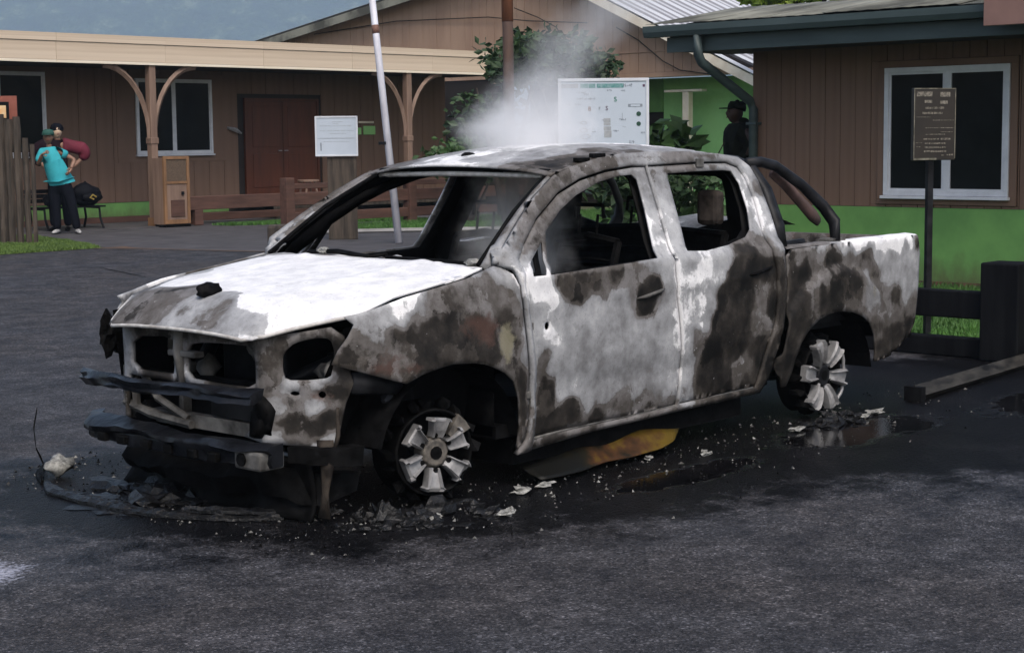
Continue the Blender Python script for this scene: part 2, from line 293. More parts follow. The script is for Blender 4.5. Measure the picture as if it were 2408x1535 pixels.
# ------------------------------------------------------------------ object helpers
def link(name, me, parent=None, mt=None, smooth=False):
    o = bpy.data.objects.new(name, me); COL.objects.link(o)
    if parent: o.parent = parent
    if mt and not me.materials: me.materials.append(mt)
    if smooth:
        for p in me.polygons: p.use_smooth = True
    return o
def thing(name, label, cat, loc=(0, 0, 0), rz=0, group=None):
    o = bpy.data.objects.new(name, None); COL.objects.link(o); o.location = loc; o.rotation_euler = (0, 0, rz)
    o.empty_display_size = .2; o['label'] = label; o['category'] = cat
    if group: o['group'] = group
    return o
def tag(o, label, cat, group=None):
    o['label'] = label; o['category'] = cat
    if group: o['group'] = group
    return o
def pydata(name, v, f, mt, parent=None, smooth=False):
    me = bpy.data.meshes.new(name); me.from_pydata([tuple(x) for x in v], [], f); me.update()
    return link(name, me, parent, mt, smooth)
class B:
    """collects boxes, tubes and strips into one bmesh"""
    def __init__(s): s.bm = bmesh.new()
    def box(s, x0, x1, y0, y1, z0, z1, M=None):
        vs = [s.bm.verts.new(((M @ Vector(c)) if M else c)) for c in ((x0,y0,z0),(x1,y0,z0),(x1,y1,z0),(x0,y1,z0),(x0,y0,z1),(x1,y0,z1),(x1,y1,z1),(x0,y1,z1))]
        for f in ((0,3,2,1),(4,5,6,7),(0,1,5,4),(1,2,6,5),(2,3,7,6),(3,0,4,7)): s.bm.faces.new([vs[i] for i in f])
        return s
    def tube(s, pts, r, n=8, flat=None, cap=True):
        """round (or flattened: flat=(a,b) half sizes) tube through pts; r scalar or list"""
        pts = [Vector(p) for p in pts]; rings = []
        rs = r if isinstance(r, (list, tuple)) else [r]*len(pts)
        up0 = Vector((0, 0, 1))
        for i, p in enumerate(pts):
            t = (pts[min(i+1, len(pts)-1)] - pts[max(i-1, 0)]).normalized()
            a = t.cross(up0)
            if a.length < .05: a = t.cross(Vector((0, 1, 0)))
            a.normalize(); b_ = t.cross(a).normalized()
            if rings and a.dot(pa) < 0: a, b_ = -a, -b_
            pa = a
            fa, fb = (flat if flat else (1, 1))
            rings.append([s.bm.verts.new(p + a*math.cos(2*math.pi*k/n)*rs[i]*fa + b_*math.sin(2*math.pi*k/n)*rs[i]*fb) for k in range(n)])
        for A, C in zip(rings, rings[1:]):
            for k in range(n): s.bm.faces.new((A[k], A[(k+1) % n], C[(k+1) % n], C[k]))
        if cap:
            s.bm.faces.new(rings[0][::-1]); s.bm.faces.new(rings[-1])
        return s
    def prism(s, poly, axis, a0, a1):
        """extrude a 2-D polygon; axis 'x': poly=(y,z); 'y': (x,z); 'z': (x,y)"""
        def mk(p, a): return {'x': (a, p[0], p[1]), 'y': (p[0], a, p[1]), 'z': (p[0], p[1], a)}[axis]
        v0 = [s.bm.verts.new(mk(p, a0)) for p in poly]; v1 = [s.bm.verts.new(mk(p, a1)) for p in poly]
        n = len(poly)
        s.bm.faces.new(v0[::-1]); s.bm.faces.new(v1)
        for i in range(n): s.bm.faces.new((v0[i], v0[(i+1) % n], v1[(i+1) % n], v1[i]))
        return s
    def blob(s, c, rad, seed=0, amp=.35, sub=2):
        r = bmesh.ops.create_icosphere(s.bm, subdivisions=sub, radius=1)
        for v in r['verts']:
            d = v.co.copy(); k = 1 + amp*noise.noise(d*1.7 + Vector((seed*3.1, seed*1.7, seed)))*2
            v.co = Vector((c[0]+d.x*rad[0]*k, c[1]+d.y*rad[1]*k, c[2]+d.z*rad[2]*k))
        return s
    def done(s, name, mt, parent=None, smooth=False, bevel=0, inv=False):
        bmesh.ops.recalc_face_normals(s.bm, faces=s.bm.faces)
        me = bpy.data.meshes.new(name); s.bm.to_mesh(me); s.bm.free()
        o = link(name, me, parent, mt, smooth)
        if bevel:
            md = o.modifiers.new('bevel', 'BEVEL'); md.width = bevel; md.segments = 2; md.limit_method = 'ANGLE'; md.angle_limit = R(40)
        return o
CUBES = {}
def piece(name, mt, parent, x0, x1, y0, y1, z0, z1):
    """a box part sharing one unit-cube mesh per material"""
    if mt.name not in CUBES:
        b = B().box(-.5, .5, -.5, .5, -.5, .5); bmesh.ops.recalc_face_normals(b.bm, faces=b.bm.faces)
        me = bpy.data.meshes.new('unit_box'); b.bm.to_mesh(me); b.bm.free(); me.materials.append(mt); CUBES[mt.name] = me
    o = bpy.data.objects.new(name, CUBES[mt.name]); COL.objects.link(o)
    if parent: o.parent = parent
    o.location = ((x0+x1)/2, (y0+y1)/2, (z0+z1)/2); o.scale = (x1-x0, y1-y0, z1-z0)
    return o
def boxo(name, mt, parent, x0, x1, y0, y1, z0, z1, bevel=.006):
    return B().box(x0, x1, y0, y1, z0, z1).done(name, mt, parent, bevel=bevel)
def structure(o): o['kind'] = 'structure'; return o
def stuff(o): o['kind'] = 'stuff'; return o

# ------------------------------------------------------------------ ground, path, soil, hills
def sheet(name, poly, z, mt):
    return structure(pydata(name, [(x, y, z) for x, y in poly], [list(range(len(poly)))], mt))
sheet('ground', [(-4500, -4500), (1200, -4500), (1200, 1200), (-4500, 1200)], -.010, GROUNDMAT)
sheet('parking_lot', [(12, 14), (-6.3, 14), (-6.3, .25), (-9.2, -6), (-10.9, -13.5), (-10.03, -16.5), (-7.3, -16.4), (4, -18), (12, -18)][::-1], 0.0, ASPHALT)
sheet('path', [(-10.95, -13.5), (-10.08, -16.5), (-10.6, -18.3), (-11.6, -21.2), (-26, -21.15), (-22, -18.6), (-15.0, -16.72), (-15.9, -15.7), (-18, -13), (-14, -10), (-10.2, -9.8)], -.004, PATHMAT)
# dark soil joint between lot and path, with an uneven edge
v, f = [], []
for i in range(41):
    t = i/40; x = -10.03 + (-10.9+10.03)*t; y = -16.55 + (-13.3+16.55)*t
    w = .05 + .05*abs(noise.noise(Vector((t*9, 0, 1)))) + (.30*(1-t*5) if t < .2 else 0)
    v += [(x - w, y - .02, .006), (x + w*.7, y, .006)]
    if i: f.append((2*i-2, 2*i-1, 2*i+1, 2*i))
structure(pydata('soil_joint', v, f, SOIL))
v, f = [], []
for i in range(31):
    t = i/30; x = -7.6 + .7*t; y = -13.2 + 2.2*t; w = .018*math.sin(math.pi*t)*(1+noise.noise(Vector((t*12, 3, 0))))
    v += [(x-w-.002, y, .004), (x+w+.002, y, .004)]
    if i: f.append((2*i-2, 2*i-1, 2*i+1, 2*i))
structure(pydata('pavement_crack', v, f, CHAR))

def hill(name, cx, cy, half, depth, height, rz, seed):
    n, k = 90, 30; v, f = [], []
    c, s = math.cos(rz), math.sin(rz)
    for j in range(k+1):
        for i in range(n+1):
            u = i/n*2-1; w = j/k
            x = u*half; y = w*depth
            h = height*math.sin(min(1, w*1.05)*math.pi/2)**.8*(1-.62*max(0, u)**1.6)*(1-.1*abs(u))
            h *= 1 + .25*noise.noise(Vector((u*4+seed, w*3, 0)))
            h += 12*noise.fractal(Vector((x*.011, y*.011, seed)), .8, 2, 5)*min(1, w*4)
            v.append((cx + x*c - y*s, cy + x*s + y*c, h-3))
    for j in range(k):
        for i in range(n):
            a = j*(n+1)+i; f.append((a, a+1, a+n+2, a+n+1))
    return structure(pydata(name, v, f, HILL, smooth=True))
# hill rises beyond the left building: local +y points away from the camera, +x to the right of the picture
hill('forested_hill', -1330, -2030, 1180, 720, 380, math.atan2(.736, -.677), 3.0)

# ------------------------------------------------------------------ vegetation helpers
def leaves(name, mt, parent, centre, rad, n, size, seed=0, thr=-.05, squash=1.0, drop=0):
    """many leaf-sized folded faces through a crown volume, thinned by noise so gaps stay open"""
    rnd = random.Random(seed); v, f = [], []
    tries = 0
    while len(f) < 2*n and tries < n*8:
        tries += 1
        d = Vector((rnd.gauss(0, 1), rnd.gauss(0, 1), rnd.gauss(0, 1))).normalized()*(rnd.random()**.45)
        p = Vector((d.x*rad[0], d.y*rad[1], d.z*rad[2]))
        if noise.noise(p*(1.6/max(rad)) * 2 + Vector((seed, 0, 0))) < thr: continue
        k = 1 + .35*noise.noise(d*2.3 + Vector((seed*1.3, 2, 0)))
        p = p*k + Vector(centre)
        a = Vector((rnd.gauss(0, 1), rnd.gauss(0, 1), rnd.gauss(0, .6)-drop)).normalized()
        b_ = a.orthogonal().normalized(); b_.rotate(Matrix.Rotation(rnd.random()*6.28, 3, a))
        nn = a.cross(b_); s = size*(.6+.8*rnd.random()); i = len(v)
        v += [p, p+a*s*.5+b_*s*.28+nn*s*.08, p+a*s, p+a*s*.5-b_*s*.28+nn*s*.08]
        f += [(i, i+1, i+2), (i, i+2, i+3)]
    return pydata(name, v, f, mt, parent)
def blades(name, mt, region, n, h, seed=0, z=0.0):
    """grass: thin bent blades over a polygon region"""
    rnd = random.Random(seed); v, f = [], []
    xs = [p[0] for p in region]; ys = [p[1] for p in region]
    tri = geometry.tessellate_polygon([[Vector((p[0], p[1], 0)) for p in region]])
    ar = []; tot = 0
    for t in tri:
        a, b_, c = (Vector(region[i]) for i in t); tot += abs((b_-a).cross(c-a))/2; ar.append((tot, a, b_, c))
    for _ in range(n):
        q = rnd.random()*tot
        a, b_, c = next((x[1:] for x in ar if x[0] >= q), ar[-1][1:])
        r1, r2 = rnd.random(), rnd.random()
        if r1+r2 > 1: r1, r2 = 1-r1, 1-r2
        p = a + (b_-a)*r1 + (c-a)*r2
        k = .5 + .8*abs(noise.noise(Vector((p.x*1.2, p.y*1.2, seed)))) + .3*rnd.random()
        an = rnd.random()*6.28; w = .006+.008*rnd.random(); hh = h*k
        dx, dy = math.cos(an), math.sin(an); lx, ly = rnd.gauss(0, .45)*hh, rnd.gauss(0, .45)*hh
        i = len(v)
        v += [(p.x-dx*w, p.y-dy*w, z), (p.x+dx*w, p.y+dy*w, z), (p.x+lx, p.y+ly, z+hh)]
        f.append((i, i+1, i+2))
    return stuff(pydata(name, v, f, mt))
def branchy(name, parent, base, tips, r0, mt=BARK):
    b = B()
    for t in tips:
        mid = (Vector(base)+Vector(t))/2 + Vector((random.uniform(-.1, .1), random.uniform(-.1, .1), .1))
        b.tube([base, mid, t], [r0, r0*.6, r0*.2], 6)
    return b.done(name, mt, parent, smooth=True)

# ------------------------------------------------------------------ window helper
def window(parent, plane, at, a0, a1, z0, z1, mull, sgn=1, fr=.055):
    """sliding window as a part: outer frame with panes, mullion as sub-parts. plane 'x' or 'y'; a runs along the wall"""
    def bx(b, u0, u1, w0, w1, d0, d1):
        if plane == 'x': b.box(at+min(d0, d1), at+max(d0, d1), u0, u1, w0, w1)
        else: b.box(u0, u1, at+min(d0, d1), at+max(d0, d1), w0, w1)
        return b
    b = B()
    bx(b, a0, a1, z0, z0+fr, .004, .05); bx(b, a0, a1, z1-fr, z1, .004, .05)
    bx(b, a0, a0+fr, z0+fr, z1-fr, .004, .05); bx(b, a1-fr, a1, z0+fr, z1-fr, .004, .05)
    fo = b.done('window', WHITE_FRAME, parent, bevel=.004)
    bx(B(), mull-.03, mull+.03, z0+fr, z1-fr, .006, .044).done('mullion', WHITE_FRAME, fo, bevel=.004)
    for u0, u1, d in ((a0+fr, mull-.03, .012), (mull+.03, a1-fr, .020)):
        bx(B(), u0, u1, z0+fr, z1-fr, d, d+.006).done('pane', PANE, fo)
        s = B(); e = .022
        bx(s, u0, u1, z0+fr, z0+fr+e, d+.007, d+.022); bx(s, u0, u1, z1-fr-e, z1-fr, d+.007, d+.022)
        bx(s, u0, u0+e, z0+fr+e, z1-fr-e, d+.007, d+.022); bx(s, u1-e, u1, z0+fr+e, z1-fr-e, d+.007, d+.022)
        s.done('sash', WHITE_FRAME, fo)
    bx(B(), a0-.02, a1+.02, z0-.035, z0-.002, .004, .085).done('sill', WHITE_FRAME, fo, bevel=.004)
    return fo

# ------------------------------------------------------------------ right building (brown siding over green wainscot)
WB = -11.30
ob = thing('office_building', 'brown sided building with green lower wall and large white window behind the sign', 'building', (0, 0, 0))
B().box(-20, WB-.02, -5.26, 7, 0.0, 2.62).done('wall', SIDE_DARK, ob)
boxo('wainscot', GREEN_WALL, ob, WB-.018, WB+.012, -5.28, 7, .05, .835, .003)
boxo('base_strip', SOIL, ob, WB-.018, WB+.03, -5.28, 7, 0, .05, .004)
WY0, WY1, WZ0, WZ1 = -3.545, -2.085, .965, 2.335
y = -5.285; rnd = random.Random(3)
while y < 7:
    w = .195; y1 = y + w; pr = rnd.uniform(-.002, .003); x0, x1 = WB-.019, WB+.006+pr
    if y1 <= WY0-.09 or y >= WY1+.09:
        piece('siding_board', SIDE_BROWN, ob, x0, x1, y, y1-.006, .840, 2.60)
    else:
        lo = max(y, y); piece('siding_board', SIDE_BROWN, ob, x0, x1, y, y1-.009, .840, WZ0-.10)
        piece('siding_board', SIDE_BROWN, ob, x0, x1, y, y1-.009, WZ1+.08, 2.60)
        if y < WY0-.09 < y1: piece('siding_board', SIDE_BROWN, ob, x0, x1, y, WY0-.092, WZ0-.097, WZ1+.077)
        if y < WY1+.09 < y1: piece('siding_board', SIDE_BROWN, ob, x0, x1, WY1+.092, y1-.009, WZ0-.097, WZ1+.077)
    y = y1
# end wall boards (faces -Y, beside the walkway)
boxo('end_wall', SIDE_BROWN, ob, -20, WB-.02, -5.285, -5.262, 0, 2.6, .003)
t = B(); t.box(WB+.008, WB+.030, WY0-.085, WY1+.085, WZ0-.095, WZ0-.042); t.box(WB+.008, WB+.030, WY0-.085, WY1+.085, WZ1+.003, WZ1+.075)
t.box(WB+.008, WB+.030, WY0-.085, WY0-.003, WZ0-.042, WZ1+.003); t.box(WB+.008, WB+.030, WY1+.003, WY1+.085, WZ0-.042, WZ1+.003)
t.done('window_trim', SIDE_BROWN, ob, bevel=.003)
window(ob, 'x', WB, WY0, WY1, WZ0, WZ1, -2.80)
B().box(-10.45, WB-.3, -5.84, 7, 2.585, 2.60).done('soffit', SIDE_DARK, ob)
boxo('fascia_board', TEAL_TRIM, ob, -10.452, -10.415, -5.86, .05, 2.57, 2.742, .004)
boxo('fascia_board', TEAL_TRIM, ob, -10.452, -10.415, .056, 7, 2.57, 2.742, .004)
g = B(); prof = [(-10.412, 2.745), (-10.30, 2.745), (-10.275, 2.80), (-10.275, 2.87), (-10.285, 2.87), (-10.287, 2.80), (-10.31, 2.757), (-10.400, 2.757), (-10.400, 2.86), (-10.412, 2.86)]
g.prism(prof, 'y', -6.10, 7).done('gutter', TEAL_TRIM, ob)
for yy in (-6.094, 3.2): boxo('gutter_end', TEAL_TRIM, ob, -10.398, -10.29, yy, yy+.012, 2.76, 2.862, .001)
# low roof sheets with slightly uneven laps
yy = -6.08
while yy < 7:
    w = .78; dz = rnd.uniform(0, .012)
    b = B(); nseg = 13; v = []
    bm = b.bm; rows = []
    for (x, z) in ((-10.30, 2.885), (-12.02, 3.160), (-20.2, 2.75)):
        row = []
        for k in range(nseg+1):
            q = yy + w*1.02*k/nseg; row.append(bm.verts.new((x, q, z + dz + .003*math.sin(q*2*math.pi/.19))))
        rows.append(row)
    for A, C in zip(rows, rows[1:]):
        for k in range(nseg): bm.faces.new((A[k], A[k+1], C[k+1], C[k]))
    o = b.done('roof_sheet', ROOF_OLD, ob, smooth=True); sm = o.modifiers.new('s', 'SOLIDIFY'); sm.thickness = .004
    yy += w
B().prism([(-10.45, 2.605), (-10.45, 2.86), (-12.0, 3.12), (-20.0, 2.72), (-20.0, 2.605)], 'y', -5.84, 7).done('roof_core', SIDE_DARK, ob)
d = B().tube([(-10.345, -5.37, 2.745), (-10.345, -5.37, 2.54), (-10.40, -5.365, 2.45), (-11.17, -5.24, 2.02), (-11.225, -5.23, 1.93), (-11.225, -5.23, .03)], .055, 10)
dp = d.done('downspout', TEAL_TRIM, ob, smooth=True)
for z in (1.75, .9): boxo('downspout_strap', TEAL_TRIM, dp, -11.30, -11.17, -5.30, -5.165, z, z+.03, .003)
pb = thing('hanging_board', 'pinkish brown board in front of the dark gutter at the upper right', 'sign board', (-10.2, -.9, 2.65))
boxo('board', PINK_BOARD, pb, 0, .06, -.92, 1.6, 0, .75, .006)
for yy in (-.7, .9): boxo('bracket', TEAL_TRIM, pb, -.085, -.002, yy, yy+.05, .05, .2, .003)
structure(boxo('walkway_slab', CONCRETE, None, -24, -11.33, -8.2, -5.32, -.05, .25, .02))

# ------------------------------------------------------------------ left building with covered walkway
WA = -23.5
lb = thing('long_building', 'long brown sided building under the cream canopy, with dark red double doors', 'building')
B().box(-24.6, -7, WA-6, WA-.03, 0, 3.25).done('wall', SIDE_DARK, lb)
boxo('green_skirting', GREEN_WALL, lb, -17.9, -7, WA-.028, WA-.012, .13, .412, .003)
boxo('base_beam', RAIL_WOOD, lb, -17.9, -7, WA-.03, WA+.05, 0, .128, .006)
wins = ((-13.43, -11.40, 1.385, 3.02, -12.4), (-17.48, -15.54, 1.38, 2.94, -16.49)); DX0, DX1, DZ0, DZ1 = -20.42, -18.44, .46, 2.50
x = -7.0
while x > -24.5:
    w = .40; x1 = x; x0 = x - w + .010; pr = rnd.uniform(-.002, .004)
    segs = [(.418 if x > -17.9 else .44, 3.2)]
    for (a, b_, z0, z1, _) in wins + ((DX0-.08, DX1+.08, .44, DZ1+.08, 0),):
        if x0 > a - .06 and x1 < b_ + .06 or (x0 < b_ + .06 and x1 > a - .06):
            segs = [s for q in segs for s in ((q[0], min(q[1], z0-.08)), (max(q[0], z1+.08), q[1])) if s[1]-s[0] > .03]
    for s0, s1 in segs: piece('siding_board', SIDE_BROWN, lb, x0, x1, WA-.029, WA+.001+pr, s0, s1)
    x -= w
for (a, b_, z0, z1, mu) in wins:
    window(lb, 'y', WA+.012, a, b_, z0, z1, mu)
    t = B()
    for q in ((a-.45, b_+.45, z0-.16, z0-.042), (a-.45, b_+.45, z1+.003, z1+.10)): t.box(q[0], q[1], WA-.02, WA+.016, q[2], q[3])
    for q in ((a-.45, a-.004), (b_+.004, b_+.45)): t.box(q[0], q[1], WA-.02, WA+.016, z0-.042, z1+.003)
    t.done('window_trim', SIDE_BROWN, lb)
for x0, x1 in ((DX0, (DX0+DX1)/2-.006), ((DX0+DX1)/2+.006, DX1)):
    dr = boxo('door', DOOR_RED, lb, x0, x1, WA-.02, WA+.03, DZ0, DZ1, .004)
    for z0, z1 in ((.62, 1.35), (1.5, 2.38)): boxo('door_panel', DOOR_RED, dr, x0+.13, x1-.13, WA+.031, WA+.043, z0, z1, .006)
    hx = x1-.09 if x0 == DX0 else x0+.07
    B().tube([(hx, WA+.03, 1.42), (hx, WA+.075, 1.42), (hx+.1, WA+.075, 1.42)], .013, 6).done('handle', ALLOY, dr)
t = B(); t.box(DX0-.07, DX0-.005, WA-.02, WA+.04, .45, DZ1+.07); t.box(DX1+.005, DX1+.07, WA-.02, WA+.04, .45, DZ1+.07); t.box(DX0-.005, DX1+.005, WA-.02, WA+.04, DZ1+.005, DZ1+.07)
t.done('door_frame', DOOR_RED, lb)
for x0, x1, z0, z1, m_ in ((-21.78, -21.45, 1.76, 1.92, MINT_WALL), (-22.22, -21.85, 1.76, 1.96, MINT_WALL), (-22.18, -21.70, 2.02, 2.07, CREAM_EDGE)): boxo('wall_plate', m_, lb, x0, x1, WA+.012, WA+.04, z0, z1, .006)
wl = B().tube([(-17.9, WA+.01, 1.93), (-18.06, WA+.1, 1.88), (-18.2, WA+.12, 1.80)], [.03, .05, .02], 6).done('wall_bracket_lamp', ALLOY, lb)
# raised timber deck in front of the doors
dk = thing('porch_deck', 'raised plank deck in front of the dark red doors', 'deck', (0, 0, 0))
y = -23.45
while y < -22.0:
    piece('deck_board', GREY_WOOD, dk, -24.4, -17.95, y, y+.135, .405, .440); y += .142
boxo('deck_edge', GREY_WOOD, dk, -24.4, -17.9, -22.02, -21.985, .20, .402, .004)
for x in (-18.1, -20, -22, -24.2): boxo('deck_leg', GREY_WOOD, dk, x-.05, x+.05, -22.15, -22.05, 0, .40, .004)
st = thing('stool', 'small round wooden stool on the deck by the dark red doors', 'stool', (-19.35, -22.55, .44))
B().tube([(0, 0, .30), (0, 0, .345)], .24, 16).done('seat', POST_WOOD, st, bevel=.006)
for a in range(4): B().tube([(.15*math.cos(a*1.57+.6), .15*math.sin(a*1.57+.6), .30), (.2*math.cos(a*1.57+.6), .2*math.sin(a*1.57+.6), 0)], .025, 6).done('leg', POST_WOOD, st)
# canopy
YF = -21.56
cw = thing('covered_walkway', 'flat cream canopy on tan posts with curved braces along the left building', 'canopy')
rnd = random.Random(11); x = -6.0
for w in (3.6, 2.9, 2.44, 2.44, 2.44, 2.44, 2.30):
    x1 = x; x0 = max(x - w, -24.56); p = rnd.uniform(-.004, .004)
    piece('fascia_board', CREAM, cw, x0+.006, x1, YF-.03+p, YF+p, 3.165, 3.50)
    piece('capping_board', CREAM, cw, x0+.004, x1, YF-.05, YF+.018+p, 3.508, 3.655)
    piece('drip_edge', CREAM_EDGE, cw, x0+.004, x1, YF-.02, YF+.012+p, 3.112, 3.160)
    x -= w
boxo('end_board', CREAM, cw, -24.59, -24.562, -23.4, YF+.0, 3.115, 3.65, .004)
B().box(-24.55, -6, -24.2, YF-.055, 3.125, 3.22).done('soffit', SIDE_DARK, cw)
B().box(-24.57, -6, -24.4, YF-.056, 3.60, 3.648).done('roof_deck', ROOF_OLD, cw)
sp = B().box(-24.30, -24.22, YF+.019, YF+.055, 3.34, 3.42); sp.tube([(-24.26, YF+.05, 3.34), (-24.26, YF+.06, 3.2), (-24.2, YF+.06, 3.1)], .03, 6); sp.done('roof_spout', CHAR_STEEL, cw)
def brace(px, s):
    pts = []
    for i in range(11):
        t_ = i/10*math.pi/2; pts.append((px + s*(.055 + 1.02*(1-math.cos(t_))), YF-.09, 1.70 + 1.40*math.sin(t_)))
    return B().tube(pts, .058, 4, flat=(.8, 1)).done('brace', POST_WOOD, cw)
for px in (-14.63, -21.53):
    po = boxo('post', POST_WOOD, cw, px-.075, px+.075, YF-.165, YF-.015, 0, 3.12, .01)
    boxo('post_shoe', RAW_WOOD if px > -15 else POST_WOOD, po, px-.10, px+.10, YF-.19, YF+.01, .0, .17, .006)
    boxo('post_collar', POST_WOOD, po, px-.09, px+.09, YF-.18, YF, 1.60, 1.72, .01)
    brace(px, -1); brace(px, 1)
structure(boxo('porch_slab', PATHMAT, None, -17.9, -7, WA+.055, -21.2, -.05, .012, .01))

# ------------------------------------------------------------------ gabled building behind
XG = -27.0; RY, RZ = -22.77, 6.07
gb = thing('gabled_building', 'tall gabled building of faded brown boards with white metal roof behind the canopy', 'building')
def rake(y): return RZ - (.158*(RY-y) if y < RY else .455*(y-RY))
y = -35.5; k = 0; rnd = random.Random(5)
while y < -16.05:
    w = .26; a, b_ = y, min(y+w-.010, -16.0); top = rake(a)-.06, rake(b_)-.06
    pr = rnd.uniform(-.003, .004)
    pts = [(a, 3.15), (b_, 3.15), (b_, max(3.16, top[1])), (a, max(3.16, top[0]))]
    if a < RY < b_: pts.insert(3, (RY, RZ-.06))
    B().prism(pts, 'x', XG, XG+.022+pr).done('siding_board', SIDE_GABLE, gb)
    y += w
B().prism([(-35.5, 0), (-24.0, 0), (-24.0, 3.1), (-16.0, 3.1), (-16.0, 3.14), (RY, RZ-.1), (-35.5, rake(-35.5)-.1)], 'x', XG-.25, XG-.004).done('wall', SIDE_DARK, gb)
boxo('lintel_beam', SIDE_GABLE, gb, XG-.2, XG+.04, -24.1, -15.8, 3.03, 3.145, .006)
boxo('joint_strip', SIDE_GABLE, gb, XG+.028, XG+.045, -29.5, -17.9, 3.62, 3.655, .003)
boxo('recess_wall', MINT_WALL, gb, -28.35, -28.2, -19.57, -13.5, .0, 3.05, .004)
boxo('recess_panel', GREEN_WALL, gb, -28.35, -28.19, -21.0, -19.58, 2.24, 3.05, .004)
B().box(-29.5, -28.36, -24.1, -13.5, 0, 3.05).done('recess_back', SIDE_DARK, gb)
boxo('recess_column', CREAM_EDGE, gb, -27.6, -27.42, -18.42, -18.24, 0, 2.68, .01)
boxo('recess_bracket', CREAM_EDGE, gb, -27.62, -27.40, -18.95, -17.85, 2.682, 2.74, .01)
def corr(name, y0, y1, sgn):
    b = B(); bm = b.bm; n = 170; rows = []
    for y in (y0, y1):
        rows.append([bm.verts.new((XG+.45 - i*.09, y, rake(y)+.05 + (.05 if i % 3 == 0 else 0))) for i in range(n)])
    for i in range(n-1): bm.faces.new((rows[0][i], rows[0][i+1], rows[1][i+1], rows[1][i]))
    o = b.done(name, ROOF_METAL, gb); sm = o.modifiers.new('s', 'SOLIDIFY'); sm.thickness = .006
    return o
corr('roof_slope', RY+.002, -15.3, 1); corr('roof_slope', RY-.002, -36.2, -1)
for (y0, y1) in ((RY, -36.2), (RY, -15.3)):
    b = B(); s = 1 if y1 > RY else -1
    b.prism([(y0, rake(y0)-.17), (y0, rake(y0)+.045), (y1, rake(y1)+.045), (y1, rake(y1)-.17)], 'x', XG+.40, XG+.445); b.done('barge_board', ROOF_OLD if s < 0 else CREAM_EDGE, gb)
for nm, pts in (('cable', [(-26.93, -31, 4.62), (-26.9, -27.6, 4.80), (-26.9, -24.2, 4.72), (-26.9, -22.8, 4.55), (-26.9, -20.9, 4.40)]), ('cable', [(-26.9, -23.3, 4.9), (-26.9, -22.5, 4.62), (-26.9, -21.9, 4.35), (-26.9, -21.6, 4.0)]), ('cable', [(-26.9, -20.0, 4.25), (-26.9, -19.33, 3.916), (-26.9, -18.6, 3.4), (-26.9, -18.1, 3.17), (-26.9, -16.9, 3.0)])):
    B().tube(pts, .013, 5).done(nm, CABLE, gb)

# ------------------------------------------------------------------ poles, boards, signs
fp = thing('flagpole', 'leaning white pole with a rusty band standing behind the wreck', 'pole', (-13.42, -13.48, 0))
tipv = Vector((-.05, -.567, 3.834)); L = tipv*1.5
B().tube([(0, 0, 0), tuple(L)], [.062, .050], 12).done('pole', WHITE_POLE, fp, smooth=True)
a = tipv*(1-.078*1.62); B().tube([tuple(tipv*.86), tuple(tipv*.895)], .0575, 12).done('rusty_band', RUST_BAND, fp, smooth=True)
boxo('cleat', CHAR_STEEL, fp, -.04, .10, -.33, -.22, 1.55, 1.60, .005)
POLE_ORANGE = mat('orange_brown_pole_paint', (.26, .105, .055), (.17, .07, .04), 6, .7, vec=(2, 2, .4), bmp=.1)
bp_ = thing('brown_pole', 'rusty brown pole rising through the smoke in front of the gabled wall', 'pole', (-11.05, -8.86, 0))
B().tube([(0, 0, 0), (-.09, -.15, 4.6)], [.075, .068], 12).done('pole', BROWN_POLE, bp_, smooth=True)
B().tube([(-.061, -.1015, 3.12), (-.0910, -.1516, 4.65)], .0765, 12).done('painted_top', POLE_ORANGE, bp_, smooth=True)

def board(name, label, cat, c, right, w, h, th=.03, fr=.03):
    """framed notice board: local x along 'right', z up, +y towards the viewer"""
    t = thing(name, label, cat, c, math.atan2(right[1], right[0]))
    boxo('panel', BOARD_WHITE, t, -w/2+fr, w/2-fr, -.010, .010, -h/2+fr, h/2-fr, .001)
    f = B()
    for q in ((-w/2, w/2, -h/2, -h/2+fr), (-w/2, w/2, h/2-fr, h/2), (-w/2, -w/2+fr, -h/2+fr, h/2-fr), (w/2-fr, w/2, -h/2+fr, h/2-fr)): f.box(q[0], q[1], -.02, .02, q[2], q[3])
    f.done('frame', BOARD_FRAME, t, bevel=.003)
    return t
def mark(t, name, mt, w, h, u0, u1, v0, v1, d=-.0105, n=0, seed=0):
    """printed mark on a board; u,v in 0..1 from the upper left. The viewer sees the -y face"""
    X0, X1 = -w/2 + u0*w, -w/2 + u1*w; Z1, Z0 = h/2 - v0*h, h/2 - v1*h
    return B().box(X0, X1, d-.0015, d, Z0, Z1).done(name, mt, t)
def scrawl(t, name, mt, w, h, u0, u1, v, th, seed, d=-.0105):
    """a line of handwriting-like strokes, one mesh"""
    r = random.Random(seed); b = B(); u = u0
    while u < u1:
        du = r.uniform(.006, .02); a = r.uniform(-.5, .5)*th; z = h/2 - v*h
        x0, x1 = -w/2+u*w, -w/2+min(u1, u+du)*w
        b.box(x0, x1, d-.0015, d, z+a-th*.28, z+a+th*.28)
        if r.random() < .6: b.box(x0, x0+.006*w, d-.0030, d-.0016, z-th*.8, z+th*.8)
        u += du + r.uniform(.002, .012)
    return b.done(name, mt, t)
